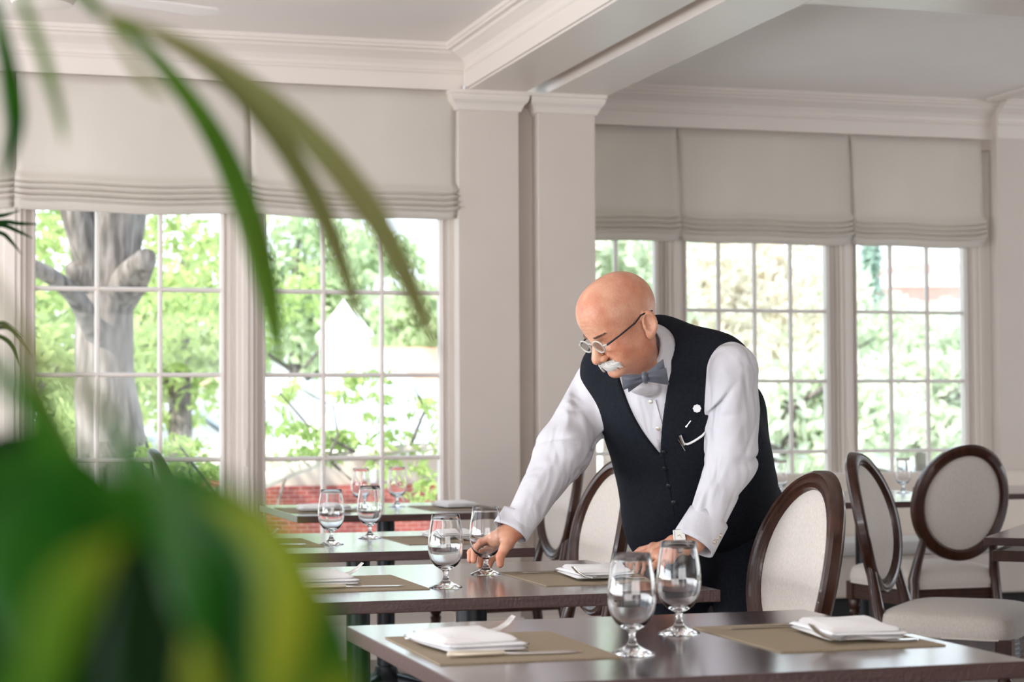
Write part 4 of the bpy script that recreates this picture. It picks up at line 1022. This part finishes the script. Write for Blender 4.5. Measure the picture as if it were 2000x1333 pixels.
# lapel badge, pin, pocket welt with white edge, pen
h = hit(1361, 798)
if h:
    m = MB(); a = nz(np.cross(h[1], [0, 0, 1])); b = np.cross(h[1], a); c = h[0]+h[1]*.002; pts = []
    for k in range(40):
        t = 2*math.pi*k/40; r = .0098*(1+.07*math.cos(8*t)); pts.append(c+a*r*math.cos(t)+b*r*math.sin(t))
    m.add(pts+[p+h[1]*.0015 for p in pts], [tuple(range(39, -1, -1)), tuple(range(40, 80))]+[(i, (i+1) % 40, 40+(i+1) % 40, 40+i) for i in range(40)])
    obj('lapel_badge', m, mat('white_enamel', (.9, .9, .92), .3), vest_o)
h1, h2 = hit(1340, 834), hit(1349, 822)
if h1 and h2: m = MB(); m.tube([h1[0]+h1[1]*.002, h2[0]+h2[1]*.002], .0012, 6); m.tube([h1[0]+h1[1]*.002, h1[0]*.75+h2[0]*.25+h1[1]*.002], .0022, 6); obj('small_pin', m, M['silver'], vest_o)
pk = [hit(*q_) for q_ in ((1335, 866), (1343, 867), (1352, 863), (1362, 857), (1372, 850), (1377, 843))]; pk = [q_ for q_ in pk if q_]
if len(pk) > 3: m = MB(); m.tube([q_[0]+q_[1]*.003 for q_ in pk], [.0022, .003, .003, .003, .003, .0018], 6); obj('pocket_square_edge', m, M['napkin'], vest_o, smooth=True)
h1, h2 = hit(1328, 848), hit(1336, 868)
if h1 and h2: m = MB(); m.tube([h1[0]+h1[1]*.005, h2[0]+h2[1]*.004], .0045, 10); obj('pen', m, M['silver'], vest_o, smooth=True, angle=40); m = MB(); m.tube([hit(1325, 858)[0]+h1[1]*.003, hit(1338, 880)[0]+h1[1]*.003], .0010, 6); obj('pen_clip', m, M['silver'], vest_o)
# shirt placket and buttons
plk = [(1271, 782), (1274, 794), (1279, 812), (1286, 836), (1292, 858)]
pl = [hit(*q_, tree=bvs) for q_ in plk]; pl = [q_ for q_ in pl if q_]
if len(pl) > 2:
    m = MB(); vs = []
    for (c, n) in pl:
        a = nz(lax-n*(lax@n)); vs += [c-a*.014+n*.0005, c-a*.014+n*.0028, c+a*.014+n*.0028, c+a*.014+n*.0005]
    k = len(pl); m.add(vs, [(i*4+j, i*4+(j+1) % 4, (i+1)*4+(j+1) % 4, (i+1)*4+j) for i in range(k-1) for j in range(4)])
    obj('placket', m, M['shirt'], shirt_o)
    for (px, py) in ((1272, 785), (1286, 837)):
        h = hit(px, py, tree=bvs)
        if h: m = MB(); disc(m, h[0]+h[1]*.0028, h[1], .0052, .0022); obj('shirt_button', m, M['ivory'], shirt_o, smooth=True, angle=40)

# ---- bow tie
M['tie'] = mat('grey_blue_satin_tie', (.075, .082, .105), .42, sheen=.3, bump=(260, .10, ONE))
tb = thing('bow_tie', 'x', 'bow tie'); bpy.data.objects.remove(tb)
kc = P(1260, 737, 4.700); tx = nz(P(1303, 728, 4.70)-P(1216, 742, 4.715)); tn = nz(-CF+.25*fax); tn = nz(tn-tx*(tn@tx)); ty = np.cross(tn, tx); ty = ty if ty@CU > 0 else -ty
def wing(sg, L, hk, he, tilt, z0, ph):
    m = MB()
    def fn(u, v, s=1):
        x = sg*L*u; hh = hk+(he-hk)*u**.8; y = (v-.5)*2*hh+tilt*u; e = (1-(2*v-1)**2)
        zz = z0+s*(.0015+.0075*math.sin(math.pi*min(1, u*1.0))*e**.7)+.002*math.sin(v*9+ph)*(1-u)
        edge = 0
        return kc+tx*(x+sg*edge)+ty*y+tn*zz
    m.grid(lambda u, v: fn(u, v, 1), 12, 13); m.grid(lambda u, v: fn(u, v, -.3), 12, 13)
    return m
bow = obj('bow_tie', mbl(wing(-1, .056, .0075, .018, -.004, .004, 1)), M['tie'], man, smooth=True)
obj('tie_wing', mbl(wing(1, .054, .0075, .021, -.006, .006, 2)), M['tie'], bow, smooth=True)
obj('tie_wing', mbl(wing(1, .050, .007, .020, .016, -.004, 3)), M['tie'], bow, smooth=True)
obj('tie_wing', mbl(wing(-1, .046, .007, .017, -.014, -.004, 4)), M['tie'], bow, smooth=True)
m = MB(); m.tube([kc-ty*.012+tn*.004, kc-ty*.004+tn*.009, kc+ty*.004+tn*.009, kc+ty*.012+tn*.004], [.006, .0085, .0085, .006], 14, sq=1.0); obj('tie_knot', mbl(m), M['tie'], bow, smooth=True)

# ---- moustache, eyebrows: many fine tapered hairs
M['hair'] = mat('white_hair', (.66, .64, .61), .6)
M['brow'] = mat('grey_brow_hair', (.20, .13, .09), .7)
r = random.Random(11); m = MB()
for k in range(900):
    sg = 1 if k % 2 else -1; u = r.random(); v = r.uniform(-1, 1)
    x0 = sg*(.001+.028*u); y0 = .1170-.020*u**1.6+r.uniform(-.001, .003); z0 = -.0265-.006*u+v*.0052*(1-.4*u)
    L = .0215*r.uniform(.7, 1.15); dx = sg*(.35+.5*u); dz = -.85+.25*u+v*.2
    a = np.array([x0, y0, z0]); b = a+np.array([dx*L*.5, .0030, dz*L*.42]); c = a+np.array([dx*L, -.0006-.003*u, dz*L*.95])
    m.tube([hp(*a), hp(*b), hp(*c)], [.0008, .00085, .0003], 4, cap=False)
core = MB()
for sg in (1, -1): core.tube([hp(sg*.001, .114, -.031), hp(sg*.013, .112, -.035), hp(sg*.026, .101, -.042), hp(sg*.034, .090, -.049)], [.0085, .0095, .0075, .003], 10)
m.add(core.v, core.f); obj('moustache', mbl(m), M['hair'], man, smooth=True)
for sg in (1, -1):
    m = MB()
    for k in range(110):
        u = r.random(); a = np.array([sg*(.014+.034*u), (.1075-.020*u**1.7), .0400+.006*u-.004*u*u+r.uniform(-.0022, .0022)]); b = a+np.array([sg*.009, .0012, .0016+r.uniform(-.001, .001)])
        m.tube([hp(*a), hp(*b)], [.0009, .0003], 3, cap=False)
    obj('eyebrow', mbl(m), M['brow'], man)
m = MB()
for k in range(500):
    a = r.uniform(-.030, .020); z = -.010+r.uniform(-.05, .045); x, y = .0705-.25*max(0, -a)*.6, -.052+a
    q_ = np.array([x, y, z]); d = nz(q_-np.array([0, -.01, .03])); 
# (the shaved sides carry only a pale stubble, left to the skin)

# ---- spectacles
M['acrylic'] = mat('clear_acrylic', (.78, .78, .72), .12, trans=.55, ior=1.45)
gl = MB(); lens = []
for sg in (1, -1):
    pts = []
    for k in range(41):
        a = 2*math.pi*k/40; pts.append(hp(sg*.0325+.0225*math.cos(a), .1150, .021+.0160*math.sin(a)))
    gl.tube(pts, .0023, 8, cap=False); lens.append(pts)
gl.tube([hp(.0105, .115, .026), hp(.004, .1175, .031), hp(-.004, .1175, .031), hp(-.0105, .115, .026)], .0019, 8)
for sg in (1, -1): gl.tube([hp(sg*.054, .115, .024), hp(sg*.067, .110, .024)], .0030, 8)
specs = obj('spectacles', mbl(gl), M['acrylic'], man, smooth=True)
for sg in (1, -1):
    m = MB(); m.tube([hp(sg*.068, .111, .024), hp(sg*.074, .07, .024), hp(sg*.081, .022, .027), hp(sg*.084, .000, .034), hp(sg*.083, -.018, .030), hp(sg*.080, -.034, .023)], [.0026, .0020, .0020, .0020, .0022, .0024], 8); obj('temple_arm', mbl(m), M['black'], specs, smooth=True)
for pts in lens:
    m = MB(); c = sum(pts[:-1])/40; m.add([c]+pts[:-1], [(0, i+1, (i+1) % 40+1) for i in range(40)]); obj('lens', mbl(m), M['pane'], specs, smooth=True)

# ---- watch
wc = P(1328, 1049, 4.715); wxa = nz(P(1345, 1068, 4.72)-P(1328, 1040, 4.74)); wn = nz(-CF+.75*CU); fa = nz(handL['palm'][0][0]-WL); fa = nz(fa-wn*(fa@wn)); sd = np.cross(wn, fa)
def wbox(m, c, hx_, hy_, h, top=1.0):
    v = [c+fa*a*hx_+sd*b*hy_ for a, b in ((-1, -1), (1, -1), (1, 1), (-1, 1))]; v2 = [c+wn*h+fa*a*hx_*top+sd*b*hy_*top for a, b in ((-1, -1), (1, -1), (1, 1), (-1, 1))]
    m.add(v+v2, [(3, 2, 1, 0), (4, 5, 6, 7)]+[(i, (i+1) % 4, 4+(i+1) % 4, 4+i) for i in range(4)])
m = MB(); wbox(m, wc, .0165, .0195, .0075, .86); wt_ = obj('wristwatch', mbl(m), M['silver'], man, bevel=.002)
m = MB(); wbox(m, wc+wn*.0076, .0115, .0145, .0008); obj('watch_dial', mbl(m), mat('cream_dial', (.85, .84, .78), .4), wt_)
m = MB(); c0 = wc+wn*.0086; m.tube([c0, c0+fa*.007+sd*.003], .0005, 4); m.tube([c0, c0-fa*.003+sd*.009], .0004, 4); obj('watch_hand', mbl(m), M['black'], wt_)
m = MB(); cw = wc-wn*.024; ring = [cw+.0285*(math.cos(a)*wn*.92+math.sin(a)*sd*1.05) for a in np.linspace(0, 2*math.pi, 33)]
vs = []
for q_ in ring: vs += [q_-fa*.008, q_+fa*.008]
m.add(vs, [(2*i, 2*i+1, 2*i+3, 2*i+2) for i in range(32)]); obj('watch_band', mbl(m), M['silver'], wt_, solid=.002)
# cuff links
hc = None
for (px, py) in ((1393, 1061), (1401, 1051), (1409, 1045)):
    pass
cb_ = MB(); q0, q1 = P(1393, 1062, 4.700), P(1405, 1048, 4.712)
for t_ in (0, .5, 1): disc(cb_, q0*(1-t_)+q1*t_, -CF, .0055 if t_ != .5 else .004, .003)
# find the cuff surface so that the link sits on it
bcu = BVHTree.FromPolygons([v.co[:] for v in cl_.data.vertices], [p.vertices[:] for p in cl_.data.polygons])
lk = MB(); ok = 0
for (px, py, rr) in ((1394, 1059, .0058), (1400, 1052, .0042), (1406, 1046, .0052)):
    h = hit(px, py, tree=bcu)
    if h:
        n = h[1] if h[1]@CF < 0 else -h[1]; disc(lk, h[0]+n*.002, n, rr, .003); ok += 1
if ok: obj('cuff_link', lk, M['brass'], cl_, smooth=True, angle=40)

# ---- trousers and shoes
def trousers(p):
    hpv = Hp.astype(np.float32)
    d = ell(p, Hp-np.array([0, 0, .03]), (.19, .125, .13), np.stack([nz([lax[0], lax[1], 0]), nz([-lax[1], lax[0], 0]), [0, 0, 1]]))
    lh = nz([lax[0], lax[1], 0]); ff = nz([fax[0], fax[1], 0])
    for sg in (1, -1):
        a = Hp+sg*.088*lh-np.array([0, 0, .02]); k = Hp+sg*.10*lh+ff*.03; k[2] = .50; an = Hp+sg*.11*lh-ff*.01; an[2] = .06
        d = smin(d, rc(p, a, k, .098, .078), .04); d = smin(d, rc(p, k, an, .078, .064), .03)
    d = smin(d, ell(p, P(1318, 1085, 5.05), (.105, .10, .13)), .06)
    d = d+.002*np.sin(p[:, 2]*40+p[:, 0]*30)
    return smax(d, .035-p[:, 2], .005)
t0 = Hp-np.array([.36, .36, 0]); t1 = Hp+np.array([.36, .36, .15]); t0[2] = .02
obj('trousers', to_local(sdf_mesh(trousers, t0, t1, .009, 'trousers')), M['vest'], man, smooth=True, recalc=False)
lh = nz([lax[0], lax[1], 0]); ff = nz([fax[0], fax[1], 0])
for sg in (1, -1):
    an = Hp+sg*.11*lh; an[2] = 0
    def shoe(p): 
        d = rc(p, an-ff*.03+np.array([0, 0, .045]), an+ff*.16+np.array([0, 0, .035]), .045, .038); d = smin(d, rc(p, an-ff*.02+np.array([0, 0, .05]), an+np.array([0, 0, .10]), .045, .045), .02)
        return smax(d, .001-p[:, 2], .003)
    obj('shoe', to_local(sdf_mesh(shoe, an+np.array([-.25, -.25, -.005]), an+np.array([.25, .25, .16]), .006, 'shoe')), M['black'], man, smooth=True, recalc=False)
# ---------------------------------------------------------------- potted plants close to the camera
M['frond'] = translucent('palm_green', (.10, .24, .035), .35, .45, noise=(9, (.17, .30, .05), 4, ONE), tcol=(.28, .46, .06), spec=.12)
M['olive'] = translucent('olive_palm_green', (.22, .24, .09), .35, .45, noise=(9, (.30, .30, .13), 4, ONE), tcol=(.34, .37, .14), spec=.12)
M['leafdark'] = translucent('deep_green_shade_leaf', (.003, .022, .003), .25, .4, noise=(11, (.008, .045, .005), 4, ONE), tcol=(.006, .05, .004), spec=.12)  # greens taken near black, painting in the shade between leaves
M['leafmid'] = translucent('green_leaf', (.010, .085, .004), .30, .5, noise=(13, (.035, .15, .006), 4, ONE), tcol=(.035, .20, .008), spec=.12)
M['leafyel'] = translucent('variegated_yellow_leaf', (.05, .19, .010), .35, .5, noise=(15, (.26, .31, .02), 3, ONE), tcol=(.17, .28, .012), spec=.12)
M['terracotta'] = mat('glazed_pot', (.25, .23, .22), .35); M['soil'] = mat('potting_soil', (.05, .035, .025), .95)
def blade(name, pts, parent, mt, fold=.18, org=(0, 0, 0), n=26):
    """pts: (px, py, depth, width_px) down the midrib; a folded, tapering leaf"""
    pts = [np.array(p, float) for p in pts]; S = []
    for i in range(len(pts)-1):
        for k in range(6):
            t = k/6; p0 = pts[max(i-1, 0)]; p1 = pts[i]; p2 = pts[i+1]; p3 = pts[min(i+2, len(pts)-1)]
            S.append(.5*((2*p1)+(-p0+p2)*t+(2*p0-5*p1+4*p2-p3)*t*t+(-p0+3*p1-3*p2+p3)*t**3))
    S.append(pts[-1]); C = [P(s[0], s[1], s[2])-np.array(org) for s in S]; m = MB(); vs = []; fs = []
    for i, s in enumerate(S):
        t = nz(C[min(i+1, len(C)-1)]-C[max(i-1, 0)]); w = max(.3, s[3])*s[2]/FPX/2; a = nz(np.cross(t, CF)); b = nz(np.cross(a, t)); b = b if b@CF > 0 else -b
        for k in (-1, -.5, 0, .5, 1): vs.append(C[i]+a*w*k+b*w*fold*abs(k)*1.5)
    for i in range(len(S)-1):
        for k in range(4): fs.append((i*5+k, i*5+k+1, (i+1)*5+k+1, (i+1)*5+k))
    m.add(vs, fs); return obj(name, m, M[mt], parent, smooth=True, solid=.0005, recalc=False)
def pot(t, r, h):
    obj('pot', MB().lathe([(r*.7, 0), (r*.95, h*.7), (r, h*.92), (r*1.04, h*.93), (r*1.04, h), (r*.93, h), (r*.92, h*.9)], 32), M['terracotta'], t, smooth=True, angle=40)
    obj('soil', MB().lathe([(.01, h*.87), (r*.93, h*.88), (r*.5, h*.90), (.01, h*.905)], 24), M['soil'], t, smooth=True)
po = (-.42, .93, 0); palm = thing('potted_palm', 'potted palm with long arching blurred fronds reaching across the left windows', 'plant', po); pot(palm, .17, .32)
def st(pts, rad, mt='frond', par=None, org=po): m = MB(); m.tube([np.array(q)-np.array(org) for q in pts], rad, 8); return obj('stem', m, M[mt], par or palm, smooth=True)
st([(po[0], po[1], .30), (po[0]-.01, po[1]+.01, .8), P(-170, 600, 1.05), P(-120, 60, 1.0), P(-20, -110, .97), P(100, -70, .95), P(196, 26, .95)], [.010, .009, .007, .005, .004, .0035, .003])
F = [('frond', [(190, 20, .95, 10), (262, 72, .96, 24), (335, 150, .98, 34), (402, 240, 1.0, 44), (452, 335, 1.03, 52), (490, 440, 1.06, 56), (516, 540, 1.1, 50), (536, 640, 1.13, 32), (548, 725, 1.15, 3)]),
     ('olive', [(196, 24, .95, 10), (290, 58, .97, 22), (400, 125, .98, 30), (498, 215, 1.0, 38), (572, 312, 1.02, 44), (630, 418, 1.04, 44), (668, 518, 1.06, 34), (694, 600, 1.08, 22), (711, 670, 1.1, 3)]),
     ('olive', [(196, 24, .93, 10), (330, 70, .93, 22), (452, 140, .94, 34), (562, 228, .95, 50), (655, 322, .96, 58), (735, 430, .98, 56), (790, 535, 1.0, 48), (826, 620, 1.02, 32), (858, 700, 1.03, 3)]),
     ('olive', [(210, 40, .85, 10), (250, 110, .84, 18), (290, 165, .83, 22), (335, 190, .82, 4)]),
     ('frond', [(30, -40, .85, 14), (58, 40, .86, 22), (84, 110, .87, 24), (104, 180, .88, 22), (118, 235, .9, 16), (126, 280, .9, 3)]),
     ('leafmid', [(-14, 0, .95, 18), (6, 90, .95, 34), (20, 165, .97, 42), (28, 235, .98, 40), (18, 300, 1.0, 26), (4, 360, 1.0, 3)]),
     ('olive', [(-60, 480, .60, 20), (20, 620, .62, 26), (90, 780, .64, 30), (150, 900, .66, 30), (190, 990, .66, 20)]),
     ('leafmid', [(-80, 660, .50, 40), (30, 760, .5, 60), (100, 860, .5, 66), (150, 960, .5, 50), (180, 1050, .5, 20)]),
     ('olive', [(20, 620, .56, 8), (110, 710, .56, 26), (190, 790, .57, 34), (250, 880, .58, 34), (300, 960, .58, 10)])]
for mt, pts in F: blade('frond_blade', pts, palm, mt, org=po)
# a second palm farther off; only its leaflet tips reach into the frame
p2 = P(-200, 560, 2.75); po2 = (p2[0], p2[1], 0); palm2 = thing('potted_palm', 'second palm whose thin dark leaflet tips show sharply at the left edge', 'plant', po2); pot(palm2, .16, .34)
m = MB(); m.tube([(0, 0, .3), (0, 0, .8), P(-140, 560, 2.75)-np.array(po2), P(-50, 450, 2.75)-np.array(po2)], [.009, .007, .005, .003], 8); m.tube([(0, 0, .8), P(-90, 670, 2.75)-np.array(po2), P(-30, 650, 2.75)-np.array(po2)], [.006, .004, .002], 8); obj('stem', m, M['leafdark'], palm2, smooth=True)
for pts in ([(-50, 450), (0, 434), (40, 437), (78, 438)], [(-50, 450), (0, 440), (35, 452), (64, 466)], [(-50, 450), (0, 455), (20, 470), (42, 497)], [(-50, 450), (-10, 425), (10, 420), (38, 412)],
            [(-30, 650), (10, 640), (35, 660), (62, 700)], [(-30, 650), (5, 660), (25, 680), (38, 715)], [(-30, 650), (0, 632), (20, 640), (45, 660)]):
    blade('leaflet', [(x, y, 2.75, w) for (x, y), w in zip(pts, (4, 8, 7, 1))], palm2, 'leafdark', org=po2)

po3 = (.02, .47, 0); bp = thing('broadleaf_plant', 'large-leaved green and yellow plant filling the blurred lower left corner', 'plant', po3); pot(bp, .13, .30)
st([(po3[0], po3[1], .28), (po3[0]+.01, po3[1], .7), P(250, 1480, .46)], [.012, .010, .007], 'leafmid', bp, po3)
L = [('leafdark', [(250, 1500, .5, 60), (280, 1380, .5, 170), (290, 1270, .5, 190), (270, 1170, .5, 120), (240, 1090, .5, 8)]),  # dark leaves here take the place of a shaded gap
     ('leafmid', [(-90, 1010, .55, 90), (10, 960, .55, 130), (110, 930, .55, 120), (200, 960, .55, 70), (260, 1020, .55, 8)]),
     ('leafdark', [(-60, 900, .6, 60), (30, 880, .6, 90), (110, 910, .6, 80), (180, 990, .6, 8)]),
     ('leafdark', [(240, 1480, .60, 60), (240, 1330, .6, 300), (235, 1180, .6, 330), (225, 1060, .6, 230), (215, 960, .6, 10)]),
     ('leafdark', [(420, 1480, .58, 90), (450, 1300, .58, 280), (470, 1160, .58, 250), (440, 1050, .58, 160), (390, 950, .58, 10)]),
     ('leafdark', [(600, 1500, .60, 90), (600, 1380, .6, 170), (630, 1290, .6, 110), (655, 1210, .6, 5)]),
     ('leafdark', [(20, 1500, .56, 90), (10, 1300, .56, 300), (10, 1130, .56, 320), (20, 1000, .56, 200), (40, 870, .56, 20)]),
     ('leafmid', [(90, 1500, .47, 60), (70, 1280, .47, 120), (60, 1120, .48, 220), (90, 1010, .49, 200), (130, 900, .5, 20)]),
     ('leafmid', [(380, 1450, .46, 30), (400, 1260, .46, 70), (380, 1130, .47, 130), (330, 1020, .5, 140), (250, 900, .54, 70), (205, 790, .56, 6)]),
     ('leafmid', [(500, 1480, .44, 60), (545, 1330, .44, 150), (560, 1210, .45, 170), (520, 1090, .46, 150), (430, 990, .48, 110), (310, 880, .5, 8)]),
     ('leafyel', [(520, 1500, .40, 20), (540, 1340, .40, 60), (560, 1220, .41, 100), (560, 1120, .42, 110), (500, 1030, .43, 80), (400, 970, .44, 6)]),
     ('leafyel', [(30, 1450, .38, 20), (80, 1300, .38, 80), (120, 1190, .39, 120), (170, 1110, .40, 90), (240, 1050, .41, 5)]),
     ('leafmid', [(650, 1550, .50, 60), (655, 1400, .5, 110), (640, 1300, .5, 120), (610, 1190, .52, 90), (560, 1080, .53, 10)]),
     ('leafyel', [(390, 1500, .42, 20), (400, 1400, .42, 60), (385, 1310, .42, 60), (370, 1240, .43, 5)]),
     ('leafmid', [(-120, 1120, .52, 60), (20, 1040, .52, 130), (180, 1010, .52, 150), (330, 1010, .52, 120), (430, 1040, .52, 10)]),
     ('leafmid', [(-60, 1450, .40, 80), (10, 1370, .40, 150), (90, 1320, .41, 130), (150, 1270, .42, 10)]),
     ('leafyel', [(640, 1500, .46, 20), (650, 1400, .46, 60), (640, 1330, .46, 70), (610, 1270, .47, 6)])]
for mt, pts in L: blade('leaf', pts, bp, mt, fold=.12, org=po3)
